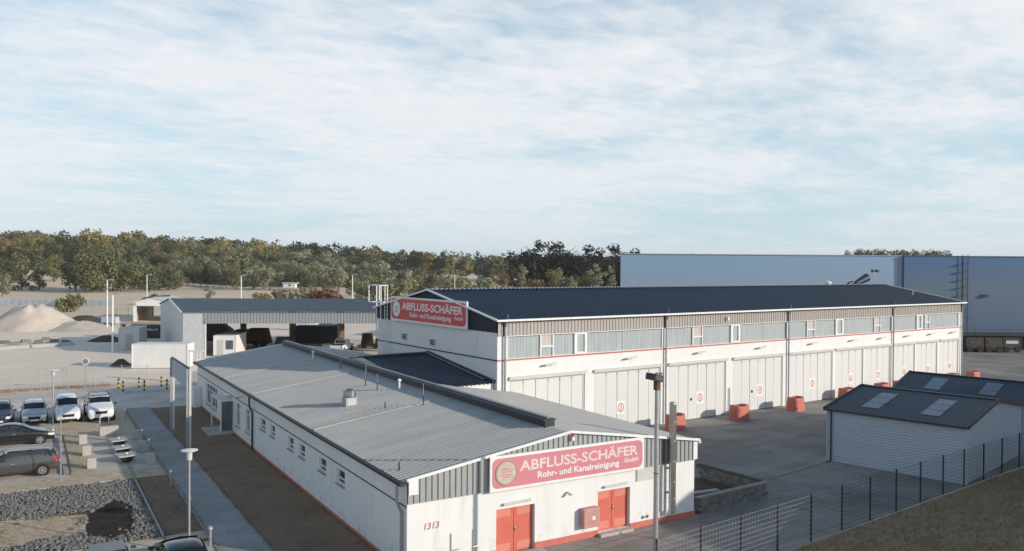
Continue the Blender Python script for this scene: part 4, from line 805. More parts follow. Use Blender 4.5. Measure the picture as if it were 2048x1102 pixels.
    def strip(i, ja, name, up_):
        a, c = rows[i], rows[i+1]; b2 = MB(); QA, QB = (0.10, 0.80) if name == 'windscreen' else (0.25, 0.92)
        for rr, f in ((a, 0.08), (c, 0.92)):
            pass
        L_ = [lerp(a[5], c[5 if st[i+1][4] else 5], q) for q in (QA, QB)]; X = [p[0]*0.93 for p in L_]
        Mi = [lerp(a[7], c[7], q) for q in (QA, QB)]
        nm = 0.03; ny = 0.02 if name == 'windscreen' else -0.02
        pts = [(-X[0], L_[0][1]+ny, L_[0][2]+nm), (0, Mi[0][1]+ny*1.5, Mi[0][2]+nm), (X[0], L_[0][1]+ny, L_[0][2]+nm), (X[1], L_[1][1]+ny, L_[1][2]+nm), (0, Mi[1][1]+ny*1.5, Mi[1][2]+nm), (-X[1], L_[1][1]+ny, L_[1][2]+nm)]
        b2.v = pts; b2.f = [(0, 1, 4, 5), (1, 2, 3, 4)]; return b2.build(name, 'glass_car', t)
    strip(i1, 5, 'windscreen', 1); strip(i0-1, 5, 'rear_window', 1)
    hw = K['W']/2; Lh = K['L']/2; wr_ = 0.35 if kind in ('suv',) else 0.315; wy = (Lh-0.88, -Lh+0.86)
    for y in wy:
        for sgn in (1, -1):
            MB().tube((sgn*(hw-0.26), y, wr_+0.0), (sgn*(hw+0.004), y, wr_), wr_+0.055, n=20).build('wheel_arch', 'black_plastic', t)
            wl = MB().tube((sgn*(hw-0.22), y, wr_), (sgn*(hw+0.018), y, wr_), wr_, n=20).build('wheel', 'rubber', t)
            rm = MB().tube((sgn*(hw+0.0), y, wr_), (sgn*(hw+0.022), y, wr_), wr_*0.66, n=16)
            rm.build('rim', 'rim', wl)
            for q in range(5):
                a = 2*math.pi*(q+0.5)/5; MB().tube((sgn*(hw+0.021), y+0.40*wr_*math.cos(a), wr_+0.40*wr_*math.sin(a)), (sgn*(hw+0.025), y+0.40*wr_*math.cos(a), wr_+0.40*wr_*math.sin(a)), wr_*0.15, n=6).build('rim_gap', 'rubber', wl)
    zf = st[-2][1]; yf = Lh
    for sgn in (1, -1):
        MB().hexa([(sgn*0.43, yf+0.015, zf-0.22), (sgn*0.76*hw/0.9, yf-0.06, zf-0.20), (sgn*0.83*hw/0.9, yf-0.40, zf-0.14), (sgn*0.45, yf-0.3, zf-0.1), (sgn*0.45, yf-0.02, zf-0.08), (sgn*0.76*hw/0.9, yf-0.10, zf-0.05), (sgn*0.82*hw/0.9, yf-0.40, zf-0.02), (sgn*0.46, yf-0.3, zf-0.03)]).build('headlight', 'headlight', t)
        zr_ = st[1][2]
        MB().hexa([(sgn*0.50*hw/.9, -Lh-0.01, zr_-0.16), (sgn*0.82*hw/.9, -Lh+0.10, zr_-0.16), (sgn*0.885*hw/.9, -Lh+0.38, zr_-0.12), (sgn*0.6, -Lh+0.3, zr_-0.16), (sgn*0.52*hw/.9, -Lh+0.02, zr_+0.02), (sgn*0.82*hw/.9, -Lh+0.12, zr_+0.0), (sgn*0.875*hw/.9, -Lh+0.38, zr_+0.0), (sgn*0.6, -Lh+0.3, zr_+0.02)]).build('taillight', 'taillight', t)
        ym = st[i1][0]+0.45; zm = st[i1][2]+0.08; MB().cbox((sgn*(hw+0.10), ym, zm), (0.2, 0.1, 0.14)).build('mirror', paint if kind != 'suv' else 'black_plastic', t, bevel=0.03)
        MB().cbox((sgn*(hw+0.002), 0.0, st[i1][2]-0.12), (0.03, 0.18, 0.03)).build('door_handle', 'galv', t)
        if kind in ('wagon', 'suv'): MB().tube((sgn*0.66, st[i0][0]+0.1, st[i0+1][1]+0.02), (sgn*0.68, st[i1][0]-0.1, K['H']+0.02), 0.022, n=6).build('roof_rail', 'galv' if kind == 'wagon' else 'black_plastic', t)
    MB().hexa([(-0.36, yf+0.025, zf-0.34), (0.36, yf+0.025, zf-0.34), (0.40, yf-0.12, zf-0.34), (-0.40, yf-0.12, zf-0.34), (-0.40, yf+0.012, zf-0.14), (0.40, yf+0.012, zf-0.14), (0.40, yf-0.15, zf-0.14), (-0.40, yf-0.15, zf-0.14)]).build('grille', 'black_plastic', t)
    MB().hexa([(-0.60, yf-0.0, 0.25), (0.60, yf-0.0, 0.25), (0.62, yf-0.2, 0.25), (-0.62, yf-0.2, 0.25), (-0.58, yf+0.02, 0.37), (0.58, yf+0.02, 0.37), (0.60, yf-0.2, 0.37), (-0.60, yf-0.2, 0.37)]).build('air_intake', 'black_plastic', t)
    MB().cbox((0, yf+0.03, zf-0.395), (0.52, 0.02, 0.11)).build('number_plate', 'white_paint', t); MB().cbox((0, -Lh-0.012, 0.66), (0.52, 0.02, 0.11)).build('number_plate', 'white_paint', t)
    if kind in ('suv', 'wagon'): MB().box(-0.6, 0.6, -0.9, 0.25, K['H']-0.03, K['H']+0.006).build('sunroof', 'glass_car', t)
    return t
PI = math.pi
car('dark blue-grey estate car cut off by the left edge, front towards the viewer', 'hatch', 'car_blue', W(1.1, 71.1, 0.016), TH+PI)
car('silver hatchback between the dark car and the white van', 'hatch', 'car_silver', W(3.35, 70.6, 0.016), TH+PI)
car('white van parked between the silver hatchback and the white SUV', 'van', 'car_white', W(5.55, 70.2, 0.016), TH+PI)
car('white SUV with black windscreen at the right end of the row', 'suv', 'car_white', W(7.75, 69.9, 0.016), TH+PI)
car('black saloon parked crosswise in front of the silver hatchback', 'sedan', 'car_black', W(2.15, 61.9, 0.016), TH-PI/2)
car('dark grey estate car seen from its side near the gravel bed', 'wagon', 'car_grey', W(2.2, 52.6, 0.016), TH+PI/2)
car('dark car whose silver-rimmed roof shows at the lower left edge', 'wagon', 'car_blue', W(5.45, 32.5, 0.016), TH)
car('black car at the lower edge right in front of the near disc lamp', 'sedan', 'car_black', W(8.05, 32.0, 0.016), TH)
sh = thing('trestle_sign', 'small white trestle frame in front of the white SUV', 'barrier', W(7.9, 66.9, 0.016), TH)
for x in (-0.3, 0.3): MB().bar((x, 0, 0), (x, 0, 0.5), 0.04).build('leg', 'white_paint', sh)
MB().bar((-0.34, 0, 0.5), (0.34, 0, 0.5), 0.05).build('bar', 'white_paint', sh)

# ------------------------------------------------------------------ wire fence and striped bollards along the site road
wf = thing('wire_fence', 'thin wire fence with slim posts between the site road and the sandy storage yard', 'fence', W(-3, 89.6, 0.012), TH-0.155)
pst = MB().tube((0, 0, 0), (0, 0, 2.1), 0.035, n=8).mesh('post', 'galv')
for i in range(8): link('post', pst, wf, (2.35*i, 0, 0))
b = MB()
for k in range(12): b.bar((0, 0, 0.12+0.17*k), (16.4, 0, 0.12+0.17*k), 0.012)
for k in range(96): b.bar((0.17*k, 0, 0.05), (0.17*k, 0, 2.05), 0.010)
stuff(b.build('wire_mesh', 'galv', wf))
yb = thing('striped_bollard', 'yellow and black striped bollard', 'bollard', W(10.5, 85.7, 0.012), TH, 'striped bollards at the site road')
MB().tube((0, 0, 0), (0, 0, 0.95), 0.075, n=12).build('post', 'yellow', yb); MB().lathe([(0.075, 0), (0.05, 0.05), (0.01, 0.06)], (0, 0, 0.95), 12).build('cap', 'dark_metal', yb)
for z in (0.0, 0.4, 0.75): MB().tube((0, 0, z), (0, 0, z+0.19), 0.08, n=12).build('stripe', 'black_plastic', yb)
yb['label'] = 'leftmost yellow and black bollard of the farther row by the site road'
for x, y, lb in ((12.3, 85.5, 'middle yellow and black bollard of the farther row'), (14.3, 85.2, 'rightmost yellow and black bollard of the farther row'), (10.7, 83.5, 'leftmost yellow and black bollard of the nearer row on the pale strip'), (12.5, 83.0, 'second yellow and black bollard from the left in the nearer row'), (14.5, 82.9, 'third yellow and black bollard from the left in the nearer row'), (16.4, 82.6, 'rightmost yellow and black bollard of the nearer row, behind the portal sign')):
    copy_tree(yb, W(x, y, 0.012), TH, lb)
tm = thing('traffic_mirror', 'round white-rimmed traffic mirror on a post by the wire fence', 'mirror', W(7.7, 86.0, 0.012), -YAW)
MB().tube((0, 0, 0), (0, 0, 2.5), 0.035).build('post', 'galv', tm); MB().tube((0, -0.03, 2.75), (0, -0.08, 2.75), 0.36, n=24).build('rim', 'white_paint', tm); MB().tube((0, -0.081, 2.75), (0, -0.09, 2.75), 0.26, n=24).build('mirror', 'steel', tm)
rk = thing('white_steel_rack', 'white steel frame with upright bars standing past the far corner of the office', 'rack', (20.9, 86.2, 0.012), -YAW)
for x in (-0.55, -0.1, 0.2, 0.55): MB().box(x-0.07, x+0.07, -0.05, 0.05, 0, 3.25).build('upright', 'white_paint', rk)
for z in (1.35, 3.2): MB().box(-0.62, 0.95 if z > 3 else 0.62, -0.07, 0.07, z, z+0.16).build('rail', 'white_paint', rk)
for k in range(6): MB().box(-0.6+0.2*k, -0.48+0.2*k, -0.12, -0.06, 0.05, 1.2).build('slat', 'frame_grey', rk)

# ------------------------------------------------------------------ containers and storage yard
def container(label, d, px_, wd, ht, ln, m, ang, name='container', door=None, cat='container', z=0.012, ribs=True):
    x, y, _ = DL(d, px_); t = thing(name, label, cat, (x, y, z), -YAW+ang)
    MB().box(0, wd, 0, ln, 0.12, ht-0.06).build('body', m, t); MB().box(-0.04, wd+0.04, -0.04, ln+0.04, ht-0.06, ht).build('roof', m if m != 'container_black' else 'dark_metal', t); MB().box(-0.02, wd+0.02, -0.02, ln+0.02, 0, 0.12).build('base_frame', 'galv' if m != 'container_black' else 'dark_metal', t)
    if ribs:
        me = MB().box(0, 0.05, -0.035, -0.0, 0.2, ht-0.12).mesh('rib', m); n = int(wd/0.5)
        for k in range(1, n): link('rib', me, t, (wd*k/n, 0, 0))
    for x0 in (0, wd): MB().box(x0-0.05, x0+0.05, -0.05, 0.0, 0.1, ht-0.07).build('corner_post', m, t)
    return t
lat = lambda u, d: (u-1024)/1612.18*d
c = container('white office container standing left of the far end of the office building', 93.2, lat(264.5, 93.2), 6.25, 2.9, 2.45, 'container_white', 0.07, ribs=False)
c = container('pale grey container with a closed door, behind the white container', 113.5, lat(238, 113.5), 2.6, 3.1, 6.0, 'container_grey', 0.25)
MB().box(0.9, 1.8, -0.06, -0.036, 0.15, 2.3).build('door', 'gutter_grey', c)
c = container('black skip container with faded white lettering behind the grey container', 132.5, lat(262, 132.5), 4.8, 2.25, 6.0, 'container_black', 0.06, ribs=False)
link('lettering', text_mesh('Abbruch', 1.7, 'lettering_white', offset=0.01), c, (2.6, -0.03, 1.3)); link('lettering', text_mesh('Abriss', 1.2, 'lettering_white', offset=0.01), c, (0.9, -0.03, 1.3))
lt = thing('lumber_stack', 'stack of pale boards lying on top of the black skip', 'boards', (*DL(133.0, lat(238, 133))[:2], 2.27), -YAW+0.04)
for k in range(5): MB().box(0.0+0.2*(k % 2), 7.6, 0.35*k, 0.35*k+0.32, 0, 0.14).build('plank', 'wood_pale', lt); MB().box(0.3, 7.4, 0.35*k, 0.35*k+0.32, 0.16, 0.32).build('plank', 'wood_pale', lt)
for x in (0.2, 7.0): MB().box(x, x+0.15, 0.0, 1.75, -2.25, 0).build('trestle', 'wood', lt)
c = container('white site-office container with door and window under the open carport roof', 107.0, lat(428, 107), 2.85, 2.75, 6.0, 'container_white', 0.10, ribs=False)
MB().box(0.45, 1.25, -0.03, -0.005, 0.12, 2.15).build('door', 'frame_grey', c); MB().box(1.55, 2.5, -0.03, -0.005, 0.9, 2.1).build('window', 'glass_mid', c)
c = container('dark blue skip container under the carport roof behind the pickup', 124.0, lat(592, 124), 6.3, 2.85, 2.4, 'container_blue', 0.03)
container('small bright blue container on the far side of the storage yard', 172, lat(717, 172), 3.4, 1.25, 2.2, 'sky_blue', 0.0)

# ------------------------------------------------------------------ open carport hall
cpA = Vector(DL(106, lat(366, 106))); cf = (Vector(DL(106, 1))-Vector(DL(106, 0))); cf.rotate(Matrix.Rotation(R_(6), 3, 'Z')); cb_ = Vector(DL(1, math.tan(R_(-30)))); cb_.normalize()
cp = thing('open_carport', 'long open-fronted carport hall with dark ribbed roof and pale ribbed fascia behind the office', 'building', tuple(cpA))
def CP(s, d, z): v = cf*s+cb_*d; return (v.x, v.y, z)
CE, CR, CD, CL = 5.95, 7.25, 24.0, 40.0
def cpbox(s0, s1_, d0, d1, z0, z1): return MB().hexa([CP(s0, d0, z0), CP(s1_, d0, z0), CP(s1_, d1, z0), CP(s0, d1, z0), CP(s0, d0, z1), CP(s1_, d0, z1), CP(s1_, d1, z1), CP(s0, d1, z1)])
b = MB(); b.poly([CP(0, CD, 0), CP(0, 0, 0), CP(0, 0, CE), CP(0, CD/2, CR), CP(0, CD, CE)]); b.build('end_wall', 'container_grey', cp)
cpbox(0, 2.75, 0, 0.3, 0, CE-0.02).build('front_wall', 'container_grey', cp); cpbox(2.76, 2.98, -0.05, 0.3, 0, 4.4).build('front_post', 'white_paint', cp)
cz = lambda d: CE+(CR-CE)*(1-abs(d-CD/2)/(CD/2))
corr(lambda s, h, t: CP(s, -0.4+(CD/2+0.4)*t, cz(-0.4+(CD/2+0.4)*t)+h), -0.3, CL, 0.45, 0.07, lambda s: 0, lambda s: 1, 0.5).build('roof_slope', 'roof_dull', cp)
corr(lambda s, h, t: CP(s, CD+0.4-(CD/2+0.4)*t, cz(CD+0.4-(CD/2+0.4)*t)+h), -0.3, CL, 0.45, 0.07, lambda s: 0, lambda s: 1, 0.5).build('roof_slope', 'roof_dull', cp)
MB().hexa([CP(-0.35, -0.4, CE-0.1), CP(-0.2, -0.4, CE-0.1), CP(-0.2, CD/2, CR), CP(-0.35, CD/2, CR), CP(-0.35, -0.4, CE+0.1), CP(-0.2, -0.4, CE+0.1), CP(-0.2, CD/2, CR+0.14), CP(-0.35, CD/2, CR+0.14)]).build('verge_trim', 'trim_white', cp)
corr(lambda s, h, t: CP(s, -0.1-h, t), 2.75, CL, 0.42, 0.06, lambda s: 4.4, lambda s: CE-0.03, 0.55).build('fascia', 'clad_grey', cp)
corr(lambda s, h, t: CP(s, CD+0.1+h, t), 0, CL, 0.42, 0.06, lambda s: 5.0, lambda s: CE-0.1, 0.55).build('fascia', 'clad_grey', cp)
for s in (12.5, 20.1, 27.7, 35.3): cpbox(s-0.42, s+0.42, CD-1.2, CD-0.5, 0, CE-0.7).build('column', 'wood', cp)
for s in (21.0, 38.0): cpbox(s-0.2, s+0.2, 0.0, 0.4, 0, 4.4).build('column', 'dark_metal', cp) if s > 37 else None

# ------------------------------------------------------------------ small gabled shelter behind
so = Vector(DL(172, lat(270, 172))); sh = thing('timber_shelter', 'small gabled shelter with grey roof and timber plank wall beyond the carport', 'shelter', tuple(so), -YAW+0.12)
SW, SD, SE, SR = 7.0, 19.0, 4.1, 5.0
sk_ = lambda y: -0.12*y
def SP(x, y, z): return (x+sk_(y), y, z)
for x, y in ((0, 0), (0, SD), (SW, 0), (SW, SD)): MB().hexa([SP(x-0.3, y-0.3, 0), SP(x+0.3, y-0.3, 0), SP(x+0.3, y+0.3, 0), SP(x-0.3, y+0.3, 0), SP(x-0.3, y-0.3, SE), SP(x+0.3, y-0.3, SE), SP(x+0.3, y+0.3, SE), SP(x-0.3, y+0.3, SE)]).build('post', 'white_paint', sh)
MB().quad(SP(0, SD, 0), SP(0, 0.3, 0), SP(0, 0.3, SE), SP(0, SD, SE)).build('side_wall', 'wood_pale', sh)
for k in range(16): MB().hexa([SP(SW-0.1, 0.5+1.15*k, 0), SP(SW, 0.5+1.15*k, 0), SP(SW, 1.55+1.15*k, 0), SP(SW-0.1, 1.55+1.15*k, 0), SP(SW-0.1, 0.5+1.15*k, SE-0.1), SP(SW, 0.5+1.15*k, SE-0.1), SP(SW, 1.55+1.15*k, SE-0.1), SP(SW-0.1, 1.55+1.15*k, SE-0.1)]).build('plank', 'wood', sh)
MB().poly([SP(-0.3, -0.3, SE-0.75), SP(SW+0.3, -0.3, SE-0.75), SP(SW+0.3, -0.3, SE), SP(SW/2, -0.3, SR), SP(-0.3, -0.3, SE)]).build('gable_board', 'container_white', sh)
b = MB(); b.hexa([SP(-0.5, -0.5, SE), SP(SW/2, -0.5, SR), SP(SW/2, SD+.5, SR), SP(-0.5, SD+.5, SE), SP(-0.5, -0.5, SE+0.15), SP(SW/2, -0.5, SR+0.15), SP(SW/2, SD+.5, SR+0.15), SP(-0.5, SD+.5, SE+0.15)]); b.build('roof_slope', 'container_grey', sh)
b = MB(); b.hexa([SP(SW/2, -0.5, SR), SP(SW+0.5, -0.5, SE), SP(SW+0.5, SD+.5, SE), SP(SW/2, SD+.5, SR), SP(SW/2, -0.5, SR+0.15), SP(SW+0.5, -0.5, SE+0.15), SP(SW+0.5, SD+.5, SE+0.15), SP(SW/2, SD+.5, SR+0.15)]); b.build('roof_slope', 'container_grey', sh)
MB().box(SW/2-1.9, SW/2-0.5, 2.0, 15, SR-0.05, SR+0.19).build('roof_light', 'roof_slate', sh)

# ------------------------------------------------------------------ sand heap, barriers, rubble
def heap(name, label, d, u, rx, ry, h, m, seed, tail=0.0, cat='heap', rough=0.10, kindo=None):
    r = random.Random(seed); b = MB(); NA, NR = 44, 14; ph = [r.uniform(0, 6.28) for _ in range(6)]
    b.v.append((0, 0, h))
    for j in range(1, NR+1):
        for i in range(NA):
            a = 2*math.pi*i/NA; q = j/NR; e = 1+rough*(math.sin(2*a+ph[0])+0.6*math.sin(3*a+ph[1])+0.35*math.sin(7*a+ph[2]))
            z = h*min(1.0-0.25*q*q, (1-q)*1.28)*(1+0.05*math.sin(5*a+ph[3]+6*q)); x, y = rx*q*e*math.cos(a), ry*q*e*math.sin(a)
            b.v.append((x+r.uniform(-.06, .06), y+r.uniform(-.06, .06), max(0, z+r.uniform(-.03, .03)*h*(1 if j < NR else 0))))
    for i in range(NA): b.f.append((0, 1+i, 1+(i+1) % NA))
    for j in range(NR-1):
        for i in range(NA): a0, a1 = 1+j*NA+i, 1+j*NA+(i+1) % NA; b.f.append((a0, a0+NA, a1+NA, a1))
    o = b.build(name, m, smooth=True); x, y, _ = DL(d, lat(u, d)); o.location = (x, y, 0.008); o.rotation_euler = (0, 0, -YAW); tag(o, label, cat); return o
heap('sand_heap', 'large pale sand heap at the left edge of the storage yard', 150, 64, 8.4, 7.5, 4.4, 'sand', 1)
heap('sand_heap', 'flat pale sand spill running out to the right of the large heap', 150, 160, 8.2, 6.0, 1.5, 'sand', 5)
heap('earth_heap', 'dark earth heap beside the blue film wall left of the shelter', 165, 170, 5.5, 3.0, 1.6, 'soil_dark', 8); heap('earth_heap', 'small dark earth heap between the two tall floodlight poles', 127, 214, 3.2, 1.8, 0.9, 'soil_dark', 9)
heap('earth_heap', 'dark weedy mound beside the left end of the white container', 96, 243, 1.4, 1.1, 0.8, 'soil_dark', 10); heap('rubble_heap', 'dark rubble mound at the back left under the carport roof', 131, 428, 5.0, 3.0, 3.4, 'soil_dark', 11)
r3 = random.Random(4); cbv = MB().hexa([(0, -.3, 0), (2.35, -.3, 0), (2.35, .3, 0), (0, .3, 0), (0.02, -.18, .42), (2.33, -.18, .42), (2.33, .18, .42), (0.02, .18, .42)]).mesh('concrete_kerb', 'concrete_pale')
for i in range(5):
    d = 112.5+1.75*i; u = -22+34*i
    tag(link('concrete_kerb', cbv, None, DL(d, lat(u, d), 0.01), -YAW+0.62+r3.uniform(-.03, .03)), 'long pale concrete kerb unit, %s of the row in front of the sand heap' % ('leftmost', 'second from left', 'middle', 'second from right', 'rightmost')[i], 'kerb unit', 'kerb units laid in a row on the sand')
for i, (u, v_) in enumerate(((10, 122), (30, 120), (52, 124), (78, 122.5), (92, 128), (110, 125), (132, 124))):
    b = MB(); rr = random.Random(20+i)
    b.hexa([(x+rr.uniform(-.15, .15), y+rr.uniform(-.1, .1), z+rr.uniform(-.05, .1)*(z > 0)) for x, y, z in ((-.7, -.4, 0), (.7, -.4, 0), (.7, .4, 0), (-.7, .4, 0), (-.5, -.3, .45), (.5, -.3, .4), (.5, .3, .4), (-.5, .3, .45))]); o = b.build('broken_block', 'stone_grey'); o.location = DL(v_, lat(u, v_), 0.01); tag(o, 'broken grey stone block on the sand before the large heap, %s' % ('leftmost', 'second from left', 'third from left', 'middle', 'third from right', 'second from right', 'rightmost')[i], 'stone block', 'broken blocks before the sand heap')
# floodlight masts
def mast(label, u, d, h, two=True, arm=0.5):
    t = thing('light_mast', label, 'light pole', DL(d, lat(u, d), 0.008), -YAW, 'pale masts around the storage yard'); MB().tube((0, 0, 0), (0, 0, h), 0.13, 0.09, n=10).build('pole', 'white_paint', t)
    MB().bar((-arm*0.2, 0, h-0.1), (arm, 0, h+0.1), 0.09).build('arm', 'white_paint', t); MB().cbox((arm+0.25, 0, h+0.12), (0.75, 0.35, 0.22)).build('lamp_head', 'galv', t)
    if two: MB().cbox((0.55, 0, h-1.4), (0.6, 0.35, 0.25)).build('lamp_head', 'galv', t)
mast('tall pale floodlight mast nearest the sand heap', 214.5, 150, 9.2); mast('tall bare mast in front of the floodlight mast beside the grey container', 225.5, 111, 8.0, False, 0.2); mast('pale mast rising behind the timber shelter roof', 294, 215, 9.5, False)
mast('pale lamp mast behind the carport roof left of the white hut', 482.5, 170, 10.0, False); mast('pale lamp mast behind the carport roof right of the red shrubs', 705, 190, 10.1, False); mast('pale lamp mast in front of the birch behind the hall ridge', 909.5, 250, 9.6, False)
# blue film wall and far fence
bf = thing('film_wall', 'low wall of pale blue film sheeting across the far end of the yard', 'wall', DL(236, lat(-40, 236), 0), -YAW)
for k in range(20): MB().box(1.95*k, 1.95*k+1.85, 0, 0.1, 0, 1.75+0.15*math.sin(k*1.7)).build('film_panel', 'bluefilm', bf); MB().box(1.95*k-0.08, 1.95*k, -0.05, 0.05, 0, 2.0).build('post', 'gutter_grey', bf)
wf2 = thing('wire_fence', 'far wire fence with thin dark posts behind the sand heap', 'fence', DL(185, lat(-30, 185), 0), -YAW+0.03)
for k in range(14): MB().tube((2.7*k, 0, 0), (2.7*k, 0, 2.3), 0.06, n=6).build('post', 'gutter_grey', wf2)
b = MB()
for k in range(6): b.bar((0, 0, 0.3+0.38*k), (35, 0, 0.3+0.38*k), 0.02)
stuff(b.build('wire_mesh', 'galv', wf2))
tr = thing('flat_trailer', 'white tilted panel trailer at the foot of the sand spill', 'trailer', DL(158, lat(202, 158), 0.01), -YAW)
MB().hexa([(0, 0, 0.7), (2.9, 0, 0.6), (2.9, 1.6, 0.6), (0, 1.6, 0.7), (0.1, 0, 1.9), (2.8, 0.0, 1.8), (2.8, 1.6, 1.8), (0.1, 1.6, 1.9)]).build('body', 'bluefilm', tr)
for x in (0.7, 2.2): MB().tube((x, -0.02, 0.35), (x, 0.2, 0.35), 0.35, n=14).build('wheel', 'rubber', tr)
# pickup, trailers and machines under the carport
pk = thing('pickup_truck', 'white double-cab pickup seen from behind in the yard past the office roof', 'pickup', DL(114, lat(684, 114), 0.01), -YAW-0.12)
MB().box(-0.95, 0.95, -2.6, -0.6, 0.45, 1.1).build('cargo_bed', 'car_white', pk, bevel=0.05); MB().box(-0.8, 0.8, -2.45, -0.7, 1.02, 1.13).build('bed_liner', 'black_plastic', pk)
cbx = MB().hexa([(-.95, -.6, .45), (.95, -.6, .45), (.95, 1.3, .45), (-.95, 1.3, .45), (-.93, -.6, 1.15), (.93, -.6, 1.15), (.93, 1.5, 1.1), (-.93, 1.5, 1.1)]).hexa([(-.9, -.6, 1.15), (.9, -.6, 1.15), (.9, 1.4, 1.12), (-.9, 1.4, 1.12), (-.72, -.4, 1.82), (.72, -.4, 1.82), (.72, .7, 1.82), (-.72, .7, 1.82)]).build('cab', 'car_white', pk)
for k in range(4): MB().hexa([(-.68+.35*k, -.595, 1.25), (-.4+.35*k, -.595, 1.25), (-.4+.35*k, -.56, 1.25), (-.68+.35*k, -.56, 1.25), (-.62+.33*k, -.47, 1.68), (-.4+.33*k, -.47, 1.68), (-.4+.33*k, -.44, 1.68), (-.62+.33*k, -.44, 1.68)]).build('rear_window', 'glass_car', pk)
MB().box(-.9, .9, 1.3, 2.6, .45, 1.05).build('hood', 'car_white', pk, bevel=0.05)
for sx_ in (-1, 1):
    MB().cbox((sx_*.88, -2.6, .85), (.14, .05, .35)).build('taillight', 'taillight', pk)
    for y in (-1.7, 1.7): MB().tube((sx_*.7, y, .38), (sx_*.97, y, .38), .38, n=16).build('wheel', 'rubber', pk)
def machine(name, label, cat, u, d, parts, rot=0.0):
    t = thing(name, label, cat, DL(d, lat(u, d), 0.01), -YAW+rot)
    for nm, m, bx in parts: 
        b = MB()
        for q in bx: b.hexa([(q[0], q[2], q[4]), (q[1], q[2], q[4]), (q[1], q[3], q[4]), (q[0], q[3], q[4]), (q[0]+q[6], q[2]+q[6], q[5]), (q[1]-q[6], q[2]+q[6], q[5]), (q[1]-q[6], q[3]-q[6], q[5]), (q[0]+q[6], q[3]-q[6], q[5])])
        b.build(nm, m, t)
    return t
def wheels(t, xs, y, r, m='rubber'):
    for x in xs: MB().tube((x, y, r), (x, y+0.3, r), r, n=14).build('wheel', m, t)
t = machine('suction_truck', 'dark brown suction truck parked in the shade under the carport', 'truck', 490, 120, [('tank', 'rust', [(0.2, 3.4, 0, 2.2, 0.9, 2.7, 0.35)]), ('cab', 'container_black', [(-1.6, 0.1, 0, 2.2, 0.5, 2.5, 0.15)]), ('chassis', 'dark_metal', [(-1.6, 3.5, 0.1, 2.1, 0.4, 0.85, 0.0)])]); wheels(t, (-1.0, 1.6, 2.7), -0.05, 0.5)
t = machine('compressor_trailer', 'dark compressor trailer with a pale pipe across it under the carport', 'trailer', 548, 115, [('housing', 'container_black', [(0, 2.9, 0, 1.6, 0.5, 1.9, 0.3)]), ('pipe', 'white_paint', [(0.1, 1.9, -0.1, 0.05, 1.95, 2.08, 0.0)])]); wheels(t, (0.7, 2.1), -0.05, 0.4)
t = machine('plant_trailer', 'dark plant trailer parked at the right end of the carport by the hall', 'trailer', 722, 118, [('housing', 'container_black', [(0, 1.7, 0, 1.5, 0.5, 2.2, 0.2), (2.0, 3.0, 0, 1.5, 0.5, 1.5, 0.15)]), ('bed', 'dark_metal', [(-0.5, 3.4, 0, 1.6, 0.3, 0.5, 0.0)])]); wheels(t, (0.5, 2.2), -0.05, 0.4)
t = machine('wheel_loader', 'pale wheel loader far across the storage yard', 'loader', 653, 158, [('body', 'wood_pale', [(0, 3.4, 0, 2.0, 0.7, 1.6, 0.2), (1.0, 2.3, 0.2, 1.8, 1.6, 2.8, 0.2)]), ('bucket', 'dark_metal', [(-1.6, -0.2, 0, 2.0, 0.3, 1.2, 0.1)])]); wheels(t, (0.5, 2.8), -0.05, 0.65)
t = machine('flatbed_truck', 'white-roofed truck far across the storage yard beyond the carport', 'truck', 612, 150, [('cab', 'container_white', [(0.3, 2.0, 0, 2.2, 0.7, 2.7, 0.15)]), ('flatbed', 'dark_metal', [(2.1, 6.3, 0, 2.2, 0.8, 1.2, 0.0)])]); wheels(t, (1.0, 4.6, 5.5), -0.05, 0.5)
t = machine('silver_tank', 'low silver tank lying in front of the dark blue skip', 'tank', 643, 115.5, [('shell', 'galv', [(0, 1.8, 0, 1.2, 0.1, 0.85, 0.12)]), ('lid', 'frame_grey', [(0.5, 1.0, 0.4, 0.8, 0.85, 0.95, 0.0)])])
t = machine('pallet_stack', 'small stack of pale pallets at the far edge of the office roof', 'pallets', 497, 104, [('pallet', 'white_paint', [(0, 1.3, 0, 1.0, 0.0, 0.9, 0.0)]), ('pallet', 'wood_pale', [(1.35, 2.1, 0, 1.0, 0.0, 1.15, 0.0)])])
# small white hut in the field
ht = thing('field_hut', 'small white flat-roofed hut at the edge of the wood', 'hut', DL(430, lat(566, 430), 0.6), -YAW)
MB().box(0, 6.4, 0, 4, 0, 2.4).build('wall', 'container_white', ht); MB().box(-0.5, 7.6, -0.5, 4.4, 2.4, 2.75).build('roof', 'trim_white', ht); MB().box(3.0, 4.0, -0.05, 0, 0.9, 1.9).build('window', 'glass_dark', ht)

# ------------------------------------------------------------------ logistics warehouse on the right
def gradmat(name, stops, rough=0.45):
    m = bpy.data.materials.new(name); MATS[name] = m; m.use_nodes = True; t = m.node_tree; b = t.nodes['Principled BSDF']; L = t.links; b.inputs['Roughness'].default_value = rough
    tc = t.nodes.new('ShaderNodeTexCoord'); s = t.nodes.new('ShaderNodeSeparateXYZ'); L.new(tc.outputs['Object'], s.inputs[0]); d = t.nodes.new('ShaderNodeMath'); d.operation = 'DIVIDE'; L.new(s.outputs[2], d.inputs[0]); d.inputs[1].default_value = 14.5
    sn = t.nodes.new('ShaderNodeMath'); sn.operation = 'SNAP'; L.new(d.outputs[0], sn.inputs[0]); sn.inputs[1].default_value = 1/24
    r = t.nodes.new('ShaderNodeValToRGB'); L.new(sn.outputs[0], r.inputs[0])
    while len(r.color_ramp.elements) < len(stops): r.color_ramp.elements.new(0.5)
    for e, (p, c) in zip(r.color_ramp.elements, stops): e.position = p; e.color = (*c, 1)
    L.new(r.outputs[0], b.inputs['Base Color'])
